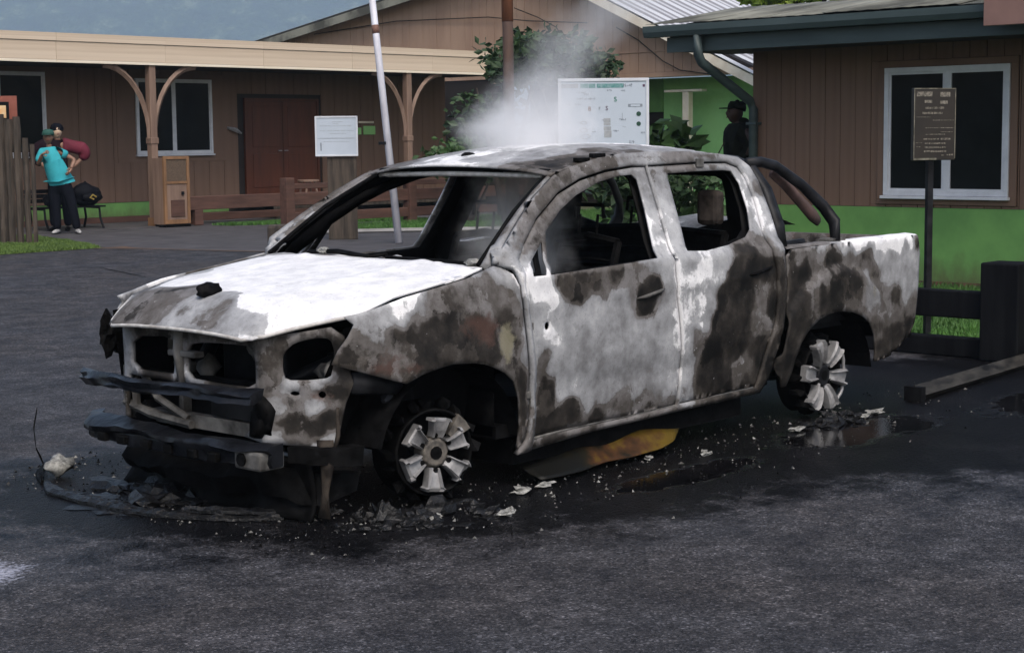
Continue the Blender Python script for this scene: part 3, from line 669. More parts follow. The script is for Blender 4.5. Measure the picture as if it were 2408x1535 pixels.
def glyph(t, name, txt, mt, w, h, u, v, size, d=-.0125, sx=1):
    cu = bpy.data.curves.new(name, 'FONT'); cu.body = txt; cu.size = size; cu.extrude = .001; cu.align_x = 'CENTER'; cu.align_y = 'CENTER'
    tmp = bpy.data.objects.new('tmp', cu); COL.objects.link(tmp)
    dg = bpy.context.evaluated_depsgraph_get(); me = bpy.data.meshes.new_from_object(tmp.evaluated_get(dg)); bpy.data.objects.remove(tmp)
    me.name = name; me.materials.clear()
    me.transform(Matrix.Translation((-w/2+u*w, d, h/2-v*h)) @ Matrix.Diagonal((sx, 1, 1, 1)) @ Matrix.Rotation(math.pi/2, 4, 'X'))
    return link(name, me, t, mt)
rt = Vector((-.653, .70, 0)).normalized()
c1 = Vector((-7.997, -4.80, 1.856))
bd = board('map_board', 'large white framed board with teal header and map symbols above the truck roof', 'notice board', c1, rt, .905, .70)
BW, BH = .905, .70
for u0, u1, mt in ((.02, .22, INK_GREY), (.245, .33, INK_TEAL), (.335, .41, INK_TEAL), (.425, .47, INK_TEAL), (.475, .72, INK_TEAL)): mark(bd, 'header_block', mt, BW, BH, u0, u1, .075, .135)
scrawl(bd, 'header_lettering', INK, BW, BH, .72, .82, .10, .02, 3)
for u0, u1, v, s in ((.2, .31, .20, 5), (.29, .33, .225, 6), (.2, .40, .285, 7), (.09, .14, .365, 8), (.19, .25, .365, 9), (.54, .59, .17, 10), (.69, .73, .175, 11), (.48, .51, .59, 12), (.60, .67, .74, 13), (.71, .74, .685, 14), (.37, .42, .745, 15), (.91, .95, .77, 16), (.82, .86, .41, 17), (.64, .69, .955, 18), (.84, .87, .95, 19), (.27, .32, .93, 20), (.67, .745, .583, 23)):
    scrawl(bd, 'printed_line', INK, BW, BH, u0, u1, v, .011, s)
glyph(bd, 'green_symbol', 'S', INK_GREEN, BW, BH, .63, .30, .066); glyph(bd, 'brown_symbol', 'B', INK_BROWN, BW, BH, .345, .43, .058)
glyph(bd, 'small_symbol', 'F', INK, BW, BH, .455, .425, .04); glyph(bd, 'purple_symbol', 'S', INK_PURPLE, BW, BH, .535, .425, .06)
for u, v, r_ in ((.885, .505, .024), (.885, .645, .023)):
    B().tube([(-BW/2+u*BW, -.0105, BH/2-v*BH), (-BW/2+u*BW, -.0125, BH/2-v*BH)], r_, 10).done('dark_green_dot', INK_DKGREEN, bd)
for u0, u1, v0, v1 in ((.50, .575, .565, .625), (.50, .575, .630, .665), (.50, .58, .680, .735), (.505, .585, .74, .835)): mark(bd, 'grey_legend_block', INK_GREY, BW, BH, u0, u1, v0, v1)
mark(bd, 'scale_bar', INK, BW, BH, .77, .925, .365, .37); mark(bd, 'scale_bar', INK, BW, BH, .77, .925, .40, .405)
for u in (.77, .90): mark(bd, 'scale_end', INK, BW, BH, u, u+.027, .371, .398)
mark(bd, 'stem_mark', INK, BW, BH, .703, .707, .49, .575); mark(bd, 'edge_stain', INK_PURPLE, BW, BH, .93, .955, .09, .125)
for cu_, cv, rr in ((.28, .625, .04), (.28, .73, .05), (.30, .82, .06)):
    b = B()
    for i in range(8):
        a0 = i*.785 + .2; x = -BW/2+cu_*BW + math.cos(a0)*rr*BW*.8; z = BH/2-cv*BH + math.sin(a0)*rr*.55*BH
        b.box(x-.012, x+.010, -.0120, -.0105, z-.003, z+.003)
    b.done('sketched_outline', INK_GREY, bd)
scrawl(bd, 'curved_mark', INK, BW, BH, .78, .85, .90, .02, 31)
for s in (-.40, .40): boxo('leg', CHAR_STEEL, bd, s-.02, s+.02, .022, .062, -1.856, .30, .003)

rt2 = Vector((-.74, .67, 0)).normalized(); c2 = Vector((-13.57, -15.08, 1.695)); NW, NH = .70, .655
nb = board('notice_board', 'small white notice board with a few faint text lines left of the white pole', 'notice board', c2, rt2, NW, NH, fr=.028)
for u0, u1, v, s in ((.40, .66, .14, 41), (.42, .55, .18, 42), (.12, .85, .24, 43), (.12, .9, .36, 44), (.35, .72, .43, 45), (.12, .9, .545, 46), (.2, .8, .63, 47), (.1, .2, .70, 48)): scrawl(nb, 'text_line', INK_GREY, NW, NH, u0, u1, v, .006, s)
mark(nb, 'divider_line', INK, NW, NH, .06, .94, .553, .558); mark(nb, 'tear_mark', INK, NW, NH, .12, .15, .66, .86)
boxo('post', GREY_WOOD, nb, -.16, .32, .025, .10, -1.695, -.34, .006); boxo('post', GREY_WOOD, nb, -.05, .05, .022, .08, -.338, .2, .004)

sg = thing('information_sign', 'dark brown sign with worn cream lettering on a thin post before the window', 'sign', (-6.9, -.555, 0), math.atan2(.7361, -.6767)+R(18))
SW, SH = .372, .56
def sgb(name, mt, u0, u1, v0, v1, d=-.0215): return B().box(-SW/2+u0*SW, -SW/2+u1*SW, d-.002, d, 1.975-v1*SH, 1.975-v0*SH).done(name, mt, sg)
boxo('post', CHAR_STEEL, sg, -.025, .025, .022, .066, 0, 1.92, .004)
boxo('panel', SIGN_BROWN, sg, -SW/2, SW/2, -.02, .02, 1.975-SH, 1.975, .005)
for q in ((0, 1, 0, .014), (0, .018, .016, .975), (.982, 1, .016, .975), (.0, .55, .968, .995)): sgb('edge', SIGN_EDGE, *q)
for q in ((.06, .43, .05, .115), (.62, .86, .055, .12), (.25, .43, .165, .205), (.62, .80, .175, .22)): sgb('lettering_block', SIGN_TEXT, *q)
def sgline(u0, u1, v, th, seed):
    r = random.Random(seed); b = B(); u = u0
    while u < u1:
        du = r.uniform(.018, .05); b.box(-SW/2+u*SW, -SW/2+min(u1, u+du)*SW, -.0235, -.0215, 1.975-(v+th*r.uniform(.7, 1))*SH, 1.975-(v-th*r.uniform(.6, 1))*SH); u += du+r.uniform(.006, .02)
    b.done('lettering_line', SIGN_TEXT, sg)
for i, (u0, u1, v, th) in enumerate(((.27, .72, .275, .018), (.20, .68, .345, .017), (.05, .4, .40, .004), (.45, .96, .445, .006), (.28, .95, .55, .006), (.64, .94, .607, .005), (.29, .75, .64, .008), (.24, .6, .705, .010), (.65, .88, .705, .015), (.27, .78, .765, .012), (.05, .2, .755, .005), (.07, .16, .81, .006), (.27, .78, .82, .015), (.25, .78, .875, .015), (.67, .73, .93, .008), (.8, .96, .925, .012))): sgline(u0, u1, v, th, 60+i)

# ------------------------------------------------------------------ timber fences, cabinet, bench, posts on the left
def rail_fence(name, label, posts, rails, mt, pw=.16, group=None):
    t = thing(name, label, 'fence', (posts[0][0], posts[0][1], 0), 0, group); ox, oy = posts[0][0], posts[0][1]
    for (x, y, h) in posts: boxo('post', mt, t, x-ox-pw/2, x-ox+pw/2, y-oy-pw/2, y-oy+pw/2, 0, h, .012)
    for (x0, x1, y0, y1, z0, z1) in rails: boxo('rail', mt, t, x0-ox, x1-ox, y0-oy, y1-oy, z0, z1, .01)
    return t
rail_fence('low_rail_fence', 'low brown beam on stub posts beside the small cabinet', [(-15.33, -21.25, .30), (-19.3, -21.25, .30)], [(-19.6, -15.12, -21.34, -21.16, .30, .565), (-19.6, -15.6, -21.9, -21.8, .05, .20)], RAIL_WOOD, .2)
rail_fence('garden_fence', 'brown timber fence with a tall square post seen behind the windscreen pillar', [(-15.25, -18.37, .95), (-18.4, -18.37, .85), (-21.8, -18.37, .85)], [(-21.9, -15.34, -18.42, -18.33, .44, .66), (-21.9, -15.34, -18.42, -18.33, .12, .30), (-21.9, -15.34, -18.42, -18.34, .74, .84)], RAIL_WOOD, .2)
cb = thing('wooden_cabinet', 'narrow raw pine cabinet with a mesh door beside the tan post', 'cabinet', (-14.70, -21.02, 0))
f = B()
for q in ((-.30, -.24, 0.06, 1.36), (.24, .30, 0.06, 1.36)): f.box(q[0], q[1], -.03, .03, q[2], q[3])
for z0, z1 in ((1.30, 1.36), (.83, .88), (.06, .14)): f.box(-.238, .238, -.028, .028, z0, z1)
f.done('frame', RAW_WOOD, cb, bevel=.004)
boxo('mesh_door', MESH_PANEL, cb, -.236, .236, -.012, .012, .882, 1.298, .002); boxo('lower_door', POST_WOOD, cb, -.236, .236, -.012, .012, .142, .828, .002)
boxo('flap', RAIL_WOOD, cb, -.17, .15, .014, .03, .2, .52, .004); boxo('latch', CHAR_STEEL, cb, -.16, -.10, .014, .04, .62, .68, .004)
boxo('body', POST_WOOD, cb, -.29, .29, -.36, -.032, .05, 1.33, .004); boxo('foot', CHAR, cb, -.3, .3, -.3, .03, 0, .048, .004)
# bench, with two bags on it
bn = thing('metal_bench', 'dark bench with curved metal legs against the brown wall', 'bench', (-12.9, -22.05, .012))
for i in range(4): piece('slat', DARK_WOOD, bn, -.72, .72, -.22+.12*i, -.12+.12*i, .40, .43)
for i in range(3): piece('slat', DARK_WOOD, bn, -.72, .72, -.30, -.275, .50+.09*i, .575+.09*i)
for s in (-.6, .6):
    B().tube([(s, -.34, .76), (s, -.30, .40), (s, -.26, .2), (s, -.34, 0)], .025, 6).done('leg', CHAR_STEEL, bn)
    B().tube([(s, -.28, .40), (s, .2, .39), (s, .22, .2), (s, .32, 0)], .025, 6).done('leg', CHAR_STEEL, bn)
def bag(label, loc, rad, seed, logo):
    b = B(); b.blob((0, 0, rad[2]*.92), rad, seed, .12, 3)
    bt = thing('backpack', label, 'bag', loc)
    b.done('body', BAGBLACK, bt, smooth=True)
    B().tube([(-.08, 0, rad[2]*1.75), (0, 0, rad[2]*2.1), (.08, 0, rad[2]*1.75)], .012, 6).done('handle', BAGBLACK, bt)
    B().blob((0, rad[1]*.85, rad[2]*.7), (rad[0]*.6, .06, rad[2]*.45), seed+1, .1, 2).done('pocket', BAGBLACK, bt, smooth=True)
    if logo: B().tube([(-.08, rad[1]*1.02+.03, rad[2]*.75), (.0, rad[1]*1.05+.04, rad[2]*.95), (.06, rad[1]*1.02+.04, rad[2]*.7), (-.02, rad[1]*1.03+.04, rad[2]*.55)], .018, 5).done('logo', GOLD, bt)
bag('large black bag with yellow mark on the bench right of the turquoise shirt', (-13.30, -22.0, .445), (.34, .2, .22), 4, True)
bag('smaller black bag on the bench at the left of the turquoise shirt', (-12.62, -22.0, .445), (.22, .18, .14), 9, False)
# weathered post cluster with signs at the left edge
tp = thing('weathered_post_cluster', 'cluster of weathered grey planks with a red sign at the left edge', 'post')
for i, (dx, dy, w, z1, s) in enumerate(((0, 0, .13, 2.02, 0), (-.10, .085, .12, 2.06, 1), (-.19, .17, .10, 1.72, 2), (.10, -.08, .14, 2.1, 3), (-.27, .24, .07, 1.62, 4), (.22, -.18, .15, 2.1, 5))):
    b = B(); pts = []
    for k in range(9): pts.append((-9.60+dx + .02*noise.noise(Vector((k*.6, s, 0))), -18.50+dy+.02*noise.noise(Vector((k*.6, s, 5))), z1*k/8))
    b.tube(pts, [w*.56*(1+.25*noise.noise(Vector((k*.8, s, 9)))) for k in range(9)], 7, flat=(1, .75)).done('plank', GREY_WOOD, tp)
rs = thing('red_sign_plate', 'faded red sign plate on top of the weathered planks', 'sign', (-9.80, -18.80, 1.98), math.atan2(.736, -.677))
boxo('plate', REDSIGN, rs, -.30, .14, -.015, .015, 0, .42, .004); boxo('batten', GREY_WOOD, rs, -.1, -.04, .017, .05, -.9, .38, .004)
os_ = thing('orange_sign_plate', 'small orange and cream plate in a dark frame at the left edge', 'sign', (-9.62, -18.62, 2.0), math.atan2(.736, -.677))
boxo('plate', ORANGESIGN, os_, -.16, .03, -.03, -.02, .04, .24, .003)
f = B(); f.box(-.2, .07, -.018, .01, -.02, .30); f.done('backing', DARK_WOOD, os_, bevel=.004)
bo = thing('timber_bollard', 'short dark timber bollard just beyond the bonnet of the wreck', 'bollard', (-10.75, -13.15, 0))
b = B().box(-.17, .17, -.14, .14, 0, .42); o = b.done('post', GREY_WOOD, bo, bevel=.05)

# fence and kerb at the truck's tail
rf = thing('charred_rail_fence', 'black timber rail fence with a thick post behind the tail of the truck', 'fence', (-6.1, .5, 0))
boxo('post', DARK_WOOD, rf, -.14, .14, -.15, .15, 0, .705, .014)
boxo('post', DARK_WOOD, rf, -.13, .13, -3.4, -3.12, 0, .70, .014)
boxo('rail', DARK_WOOD, rf, -.05, .05, -3.11, -.155, .285, .485, .012)
boxo('rail', DARK_WOOD, rf, -.05, .05, -3.11, -.155, .0, .145, .012)
boxo('post', DARK_WOOD, rf, -.14, .14, 2.9, 3.2, 0, .70, .014); boxo('rail', DARK_WOOD, rf, -.05, .05, .155, 2.89, .285, .485, .012); boxo('rail', DARK_WOOD, rf, -.05, .05, .155, 2.89, .0, .145, .012)
kb = B(); pts = []
for k in range(13): pts.append((-4.02-.19*k, 0.93-.018*k+.006*noise.noise(Vector((k, 0, 0))), .036+.004*noise.noise(Vector((k, 3, 0)))))
M_ = Matrix.Identity(4)
kt = thing('timber_kerb', 'scorched timber kerb beam lying behind the rear wheel', 'kerb')
kb.tube(pts, [.06]*13, 4).done('beam', mat('scorched_kerb_wood', (.045, .042, .037), (.005, .005, .005), 5, .55, vec=(1, 3, 3), bmp=.4, spec=.2), kt)
B().box(-4.05, -4.0, .87, .99, .0, .088).done('cut_end', DARK_WOOD, kt)

# ------------------------------------------------------------------ grass and shrubs
blades('grass_patch', GRASS, [(-7.9, -16.50), (-9.98, -16.62), (-10.5, -18.1), (-11.2, -20.6), (-9.3, -20.9), (-7.3, -18.6)], 26000, .07, 1)
sheet('grass_soil', [(-7.2, -16.46), (-10.02, -16.58), (-10.55, -18.1), (-11.4, -21.0), (-8.6, -21.15), (-6.2, -18.2)], .002, mat('grass_bed', (.075, .10, .03), (.05, .07, .02), 3, .95))
blades('lawn', GRASS_LUSH, [(-14.6, -16.85), (-16.0, -15.85), (-18.5, -13.6), (-23, -13.5), (-24, -18.2), (-15.4, -18.2)], 42000, .10, 2)
sheet('lawn_soil', [(-14.5, -16.85), (-15.95, -15.8), (-18.4, -13.5), (-30, -9), (-32, -18.2), (-15.3, -18.25)], .003, mat('lawn_bed', (.05, .10, .022), (.035, .07, .016), 3, .95))
b = B(); b.tube([(-14.45, -16.80, .02), (-15.92, -15.78, .02), (-18.4, -13.45, .02)], .05, 4)
lk = structure(b.done('lawn_kerb', CONCRETE))
blades('verge_grass', GRASS_LUSH, [(-6.4, 3), (-6.4, -4.6), (-11.2, -4.6), (-11.2, 3)], 45000, .07, 3)
sheet('verge_soil', [(-6.25, 3.2), (-6.25, -5.0), (-11.25, -5.2), (-11.25, 3.2)], .003, mat('verge_bed', (.055, .11, .025), (.04, .07, .018), 3, .95))
blades('fence_grass', GRASS_LUSH, [(-15.5, -21.0), (-19.5, -21.0), (-19.5, -18.6), (-15.5, -20.4)], 9000, .07, 4)

t = thing('garden_tree', 'dark green tree in front of the gabled wall behind the smoke', 'tree', (-14.0, -11.6, 0))
branchy('trunk', t, (0, 0, 0), [(.2, -.5, 2.4), (-.3, .3, 2.8), (-.6, .9, 2.9), (.1, -.1, 2.9)], .07)
leaves('crown', LEAF_DARK, t, (-.25, .25, 2.78), (.85, .95, .42), 1700, .14, 2, .06)
leaves('side_crown', LEAF_DARK, t, (-.75, .95, 2.66), (.42, .45, .30), 700, .13, 5, .0)
leaves('lower_crown', LEAF_DARK, t, (.15, -.35, 1.95), (.70, .70, .42), 420, .14, 6, .1)
t = thing('creeper_shrub', 'sprawling green shrub over the canopy end left of the brown pole', 'shrub', (-25.3, -20.3, 0))
branchy('stem', t, (0, 0, 0), [(.2, -.6, 3.2), (.1, .5, 3.6), (.4, -1.2, 3.7)], .06)
leaves('foliage', LEAF_DARK, t, (.3, -.5, 3.6), (.7, 1.5, .55), 1300, .22, 12, .02)
t = thing('porch_shrub', 'grey green low shrub at the far end of the canopy behind the windscreen header', 'shrub', (-18.6, -16.9, 0))
branchy('stem', t, (0, 0, 0), [(.3, -.5, 1.2), (-.4, .5, 1.4), (-.2, 0, 1.5)], .04)
leaves('foliage', LEAF, t, (0, 0, 1.25), (.8, 1.1, .45), 1000, .16, 15, .0)
t = thing('broadleaf_shrub', 'broad leaved shrub between the map board and the person with a cap', 'shrub', (-11.1, -6.35, 0))
branchy('stem', t, (0, 0, 0), [(.3, -.3, 1.5), (-.1, .35, 1.75), (-.35, .55, 1.55), (.1, 0, 1.3)], .03)
leaves('foliage', LEAF, t, (.05, -.08, 1.42), (.45, .45, .42), 330, .24, 21, .0)
t = thing('young_hedge_plant', 'dense dark green hedge plant seen through the rear door window', 'shrub', (-9.6, -5.35, 0))
branchy('stem', t, (0, 0, 0), [(.2, -.3, 1.1), (-.2, .35, 1.2), (0, 0, 1.3)], .04)
leaves('foliage', LEAF_DARK, t, (0, 0, 1.05), (.7, .8, .40), 1500, .13, 25, -.1)
for i, (x, y, z, rad, lab) in enumerate(((-25.6, -14.3, 4.85, (1.1, 1.1, .62), 'bright yellow green tree top showing over the low roof, left one'), (-24.9, -12.2, 4.80, (1.0, 1.0, .50), 'bright yellow green tree top showing over the low roof, right one'))):
    t = thing('roadside_tree', lab, 'tree', (x, y, 0), 0, 'tree tops over the low roof')
    branchy('trunk', t, (0, 0, 0), [(.5, .6, z), (-.6, -.5, z), (.2, -.8, z+.4)], .14)
    leaves('crown', LEAF_BRIGHT, t, (0, 0, z), rad, 2600, .24, 31+i, -.05)

# ------------------------------------------------------------------ the burnt-out pickup (x forward, y to its left, front axle at the origin)
TRUCK = thing('burnt_pickup_truck', 'burnt out double cab pickup with white ash on scorched bodywork and no tyres', 'pickup truck')

def inside(p, poly):
    x, y = p; c = False; j = len(poly)-1
    for i in range(len(poly)):
        xi, yi = poly[i]; xj, yj = poly[j]
        if (yi > y) != (yj > y) and x < (xj-xi)*(y-yi)/(yj-yi) + xi: c = not c
        j = i
    return c
def smooth_poly(poly, it=1):
    for _ in range(it):
        q = []
        for i in range(len(poly)):
            a, b_ = Vector(poly[i]), Vector(poly[(i+1) % len(poly)])
            q += [tuple(a*.8+b_*.2), tuple(a*.2+b_*.8)]
        poly = q
    return poly
def resample(poly, res):
    out = []
    for i in range(len(poly)):
        a, b_ = Vector(poly[i]), Vector(poly[(i+1) % len(poly)]); n = max(1, round((b_-a).length/res))
        out += [tuple(a.lerp(b_, k/n)) for k in range(n)]
    return out
def offset_poly(poly, d):
    """grow (d>0) a polygon outward"""
    A = sum(poly[i][0]*poly[(i+1) % len(poly)][1]-poly[(i+1) % len(poly)][0]*poly[i][1] for i in range(len(poly)))
    s = 1 if A > 0 else -1; out = []
    n = len(poly)
    for i in range(n):
        p, q, r = Vector(poly[i-1]), Vector(poly[i]), Vector(poly[(i+1) % n])
        t = (r-p).normalized(); out.append((q.x + t.y*d*s, q.y - t.x*d*s))
    return out
def seg_dist(p, poly):
    best = 9
    for i in range(len(poly)):
        ax, ay = poly[i]; bx, by = poly[(i+1) % len(poly)]
        dx, dy = bx-ax, by-ay; L2 = dx*dx+dy*dy or 1e-9
        t = max(0, min(1, ((p[0]-ax)*dx+(p[1]-ay)*dy)/L2))
        d = math.hypot(p[0]-ax-t*dx, p[1]-ay-t*dy)
        if d < best: best = d
    return best
def panel(name, outer, holes, fmap, burn, parent, res=.022, thick=.010, mt=None, flip=False, edge=.07, smooth=True):
    outer = resample(outer, res); holes = [resample(h, res) for h in holes]
    pts = list(outer); edges = [(i, (i+1) % len(outer)) for i in range(len(outer))]
    for h in holes:
        o = len(pts); pts += h; edges += [(o+i, o+(i+1) % len(h)) for i in range(len(h))]
    nb = len(pts)
    xs = [p[0] for p in outer]; ys = [p[1] for p in outer]; rnd = random.Random(1)
    allp = [outer]+holes
    x = min(xs)+res/2
    while x < max(xs):
        y = min(ys)+res/2
        while y < max(ys):
            p = (x+rnd.uniform(-.2, .2)*res, y+rnd.uniform(-.2, .2)*res)
            if inside(p, outer) and not any(inside(p, h) for h in holes) and min(seg_dist(p, q) for q in allp) > res*.55: pts.append(p)
            y += res
        x += res
    V, E, F, *_ = geometry.delaunay_2d_cdt([Vector(p) for p in pts], edges, [], 0, 1e-5)
    F = [f for f in F if inside((c := (V[f[0]]+V[f[1]]+V[f[2]])/3), outer) and not any(inside(c, h) for h in holes)]
    used = sorted({i for f in F for i in f}); re = {o: n for n, o in enumerate(used)}
    F = [[re[i] for i in f] for f in F]; P2 = [V[i] for i in used]
    v3 = [fmap(p.x, p.y) for p in P2]
    if flip: F = [f[::-1] for f in F]
    me = bpy.data.meshes.new(name); me.from_pydata(v3, [], F); me.update()
    ca = me.color_attributes.new('burn', 'FLOAT_COLOR', 'POINT')
    for i, p in enumerate(P2):
        r, g, b_ = burn(p.x, p.y)
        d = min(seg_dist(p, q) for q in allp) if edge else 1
        if d < .012: r += edge  # extra ash tone along the rim, painting a thin edge highlight
        ca.data[i].color = (r, g, b_, 1)
    o = link(name, me, parent, mt or BURNT, smooth)
    if thick:
        sm = o.modifiers.new('thickness', 'SOLIDIFY'); sm.thickness = thick; sm.offset = -1
    return o
def idw(samples, x, z, p=5.5):
    n = d = 0
    for sx, sz, v in samples:
        w = 1/(((sx-x)**2+(sz-z)**2+.0004)**(p/2)); n += w*v; d += w
    return n/d
def gauss(x, z, cx, cz, rx, rz): return math.exp(-((x-cx)/rx)**2-((z-cz)/rz)**2)

ARF = (-.07, .21); ARR = (-3.18, .20)
def side_y(x, z):
    if z < 1.0: y = .885 - (.04*((.75-z)/.45)**2 if z < .75 else 0)
    else: y = .885 - .02*min(1, (z-1)/.05) - (z-1)*.5
    if x > .15 and z < 1.0: y -= (x-.15)**2*.45
    if x > -.46 and z > .84-.1*max(0, x): y -= .25*min(.3, max(0, z-(.86-.12*max(0, x))))       # wing rolls in to the bonnet
    d = math.hypot(x-ARF[0], z-ARF[1])
    if x > -.6 and z < .80: y += .022*math.exp(-((d-.46)/.10)**2)
    d = math.hypot(x-ARR[0], z-ARR[1])
    if -4.0 < x < -2.62 and z < .93:
        k = max(0, min(1, (.685-d)/.045)); y += .030*k*k*(3-2*k)
    if -2.6 < x < -.5 and z < 1: y += .006*math.exp(-((z-.87)/.03)**2) - .010*math.exp(-((z-.44)/.07)**2)   # waist crease and lower scallop
    if z < 1.0: y += .0035*noise.noise(Vector((x*3.1, z*3.1, 2)))
    return y
def smap(s, dy=0): return lambda x, z: (x, s*(side_y(x, z)+dy), z)

SIDE_SAMPLES = [
 # front wing
 (0.6,0.72,0.31),(0.5,0.7,0.39),(0.4,0.66,0.39),(0.3,0.64,0.37),(0.5,0.8,0.43),(0.42,0.84,0.62),(0.46,0.88,0.7),(0.3,0.8,0.36),(0.33,0.88,0.72),(0.22,0.9,0.95),(0.15,0.92,0.92),(0.1,0.88,0.55),(0.14,0.84,0.44),(0.2,0.75,0.31),(0.05,0.8,0.33),(0,0.7,0.31),(-0.02,0.95,0.39),(-0.1,0.88,0.35),(-0.15,0.98,0.43),(-0.2,0.8,0.31),(-0.28,1.0,0.5),(-0.25,0.9,0.45),(-0.33,0.88,0.47),(-0.38,0.8,0.37),(-0.42,0.9,0.47),(-0.32,0.7,0.37),(-0.42,0.98,0.75),(-0.45,0.65,0.35),(-0.5,0.5,0.34),(-0.52,0.35,0.31),(-0.48,0.8,0.44),
 # A pillar jamb and pillars
 (-.52,.95,.76),(-.54,.80,.72),(-.57,.60,.66),(-.58,.45,.62),(-.59,.32,.45),(-.47,1.05,.74),(-.55,1.12,.54),(-.66,1.20,.46),(-.8,1.27,.44),(-1.0,1.37,.41),(-1.2,1.43,.40),(-1.4,1.46,.42),(-1.6,1.48,.56),(-1.75,1.48,.60),(-2.0,1.48,.46),(-2.25,1.48,.54),(-2.5,1.47,.62),(-1.62,1.30,.74),(-1.68,1.38,.60),(-1.64,1.15,.80),(-1.62,1.05,.82),(-2.55,1.35,.82),(-2.57,1.2,.84),(-2.55,1.1,.84),(-2.64,1.3,.5),(-2.6,1.05,.7),(-2.62,.95,.34),
 # front door
 (-.60,.95,.95),(-.65,.90,.97),(-.70,.86,.9),(-.63,.80,.80),(-.78,.94,.30),(-.90,.93,.30),(-.88,.88,.30),(-1.0,.94,.33),(-1.08,.90,.45),(-1.2,.95,.40),(-1.3,.93,.50),(-1.4,.93,.52),(-1.47,.88,.22),(-1.42,.80,.18),(-1.36,.83,.50),(-1.50,.97,.60),(-.75,.78,.66),(-.85,.80,.70),(-1.0,.80,.66),(-1.15,.80,.64),(-1.27,.80,.66),(-.72,.68,.86),(-.85,.68,.72),(-1.0,.68,.70),(-1.15,.68,.68),(-1.3,.70,.66),(-1.42,.70,.66),(-.66,.58,.5),(-.72,.56,.78),(-.85,.55,.70),(-1.0,.55,.60),(-1.15,.52,.58),(-1.3,.55,.62),(-1.45,.55,.72),(-.67,.45,.22),(-.74,.44,.2),(-.80,.46,.80),(-.90,.42,.78),(-1.05,.42,.66),(-1.2,.42,.66),(-1.35,.42,.66),(-1.5,.42,.62),(-.70,.35,.26),(-.85,.35,.28),(-.98,.36,.72),(-1.1,.34,.62),(-1.25,.32,.45),(-1.4,.32,.50),(-1.55,.32,.58),(-.7,.27,.30),(-.9,.27,.33),(-1.1,.27,.36),(-1.3,.27,.38),(-1.5,.27,.40),(-1.57,.9,.74),(-1.60,.75,.80),(-1.62,.6,.84),(-1.62,.45,.80),(-1.6,.35,.62),
 # rear door
 (-1.68,.98,.80),(-1.72,.85,.84),(-1.76,.70,.84),(-1.76,.55,.82),(-1.76,.42,.72),(-1.76,.32,.55),(-1.82,1.0,.70),(-1.85,.92,.86),(-1.95,.95,.88),(-2.05,.98,.80),(-2.02,.88,.86),(-1.92,.80,.84),(-1.97,.74,.70),(-1.88,.66,.82),(-1.86,.58,.45),(-2.08,.80,.28),(-2.03,.68,.22),(-2.2,.95,.34),(-2.15,.88,.24),(-2.3,.98,.34),(-2.3,.80,.22),(-2.4,.90,.16),(-2.42,.84,.40),(-2.44,.72,.50),(-2.45,.62,.46),(-2.45,.5,.26),(-2.2,.65,.20),(-2.0,.50,.20),(-2.2,.48,.22),(-2.3,.40,.45),(-2.25,.36,.5),(-2.38,.36,.38),(-1.95,.35,.24),(-2.1,.30,.20),(-2.35,.28,.3),(-2.52,.90,.26),(-2.52,.7,.20),(-2.5,.4,.16),(-2.48,1.02,.5),
 # bed side
 (-2.68,0.95,0.36),(-2.72,0.85,0.26),(-2.74,0.7,0.26),(-2.72,0.55,0.26),(-2.68,0.4,0.24),(-2.65,0.3,0.24),(-2.82,0.98,0.5),(-2.85,0.88,0.18),(-2.95,0.93,0.45),(-3.02,0.97,0.55),(-2.98,0.85,0.45),(-3.05,0.8,0.45),(-2.88,0.76,0.45),(-2.93,0.7,0.45),(-3.0,0.72,0.22),(-3.12,0.75,0.2),(-3.15,0.85,0.45),(-3.2,0.92,0.28),(-3.1,0.93,0.24),(-3.25,0.97,0.8),(-3.3,0.88,0.45),(-3.25,0.8,0.24),(-3.35,0.75,0.3),(-3.3,0.68,0.45),(-3.42,0.82,0.45),(-3.5,0.76,0.6),(-3.58,0.68,0.58),(-3.62,0.58,0.5),(-3.62,0.45,0.4),(-3.63,0.35,0.3),(-3.5,0.9,0.4),(-3.58,0.82,0.42),(-3.45,0.97,0.9),(-3.65,0.97,0.93),(-3.85,0.97,0.95),(-4.02,0.97,0.85),(-3.65,0.9,0.78),(-3.8,0.88,0.72),(-3.95,0.9,0.7),(-4.08,0.9,0.66),(-3.75,0.78,0.7),(-3.9,0.75,0.72),(-4.05,0.78,0.66),(-3.72,0.68,0.4),(-3.85,0.66,0.34),(-3.98,0.64,0.62),(-4.05,0.6,0.5),(-3.75,0.55,0.5),(-3.9,0.52,0.44),(-3.75,0.42,0.26),(-3.9,0.4,0.22),(-4.05,0.42,0.2),(-4.08,0.96,0.4),
 # sill
 (-.6,.2,.40),(-.9,.21,.42),(-1.3,.22,.45),(-1.7,.22,.42),(-2.1,.23,.30),(-2.4,.23,.3)]
def side_burn(sd):
    def fn(x, z):
        xx = x + .06*noise.noise(Vector((x*4, z*4, sd))); zz = z + .05*noise.noise(Vector((x*4, z*4, sd+7)))
        a = idw(SIDE_SAMPLES, xx, zz)
        g = .80*gauss(x, z, -.25, .77, .13, .09) + .55*gauss(x, z, .36, .66, .18, .06) + .3*gauss(x, z, .2, .64, .1, .04) + .3*gauss(x, z, -3.35, .68, .1, .08)
        b = .85*gauss(x, z, -.395, .71, .06, .10) + .4*gauss(x, z, -3.55, .72, .05, .1) + .35*gauss(x, z, -3.42, .85, .09, .03) + .3*gauss(x, z, -3.05, .98, .12, .02)
        return a, min(1, g), min(1, b)
    return fn

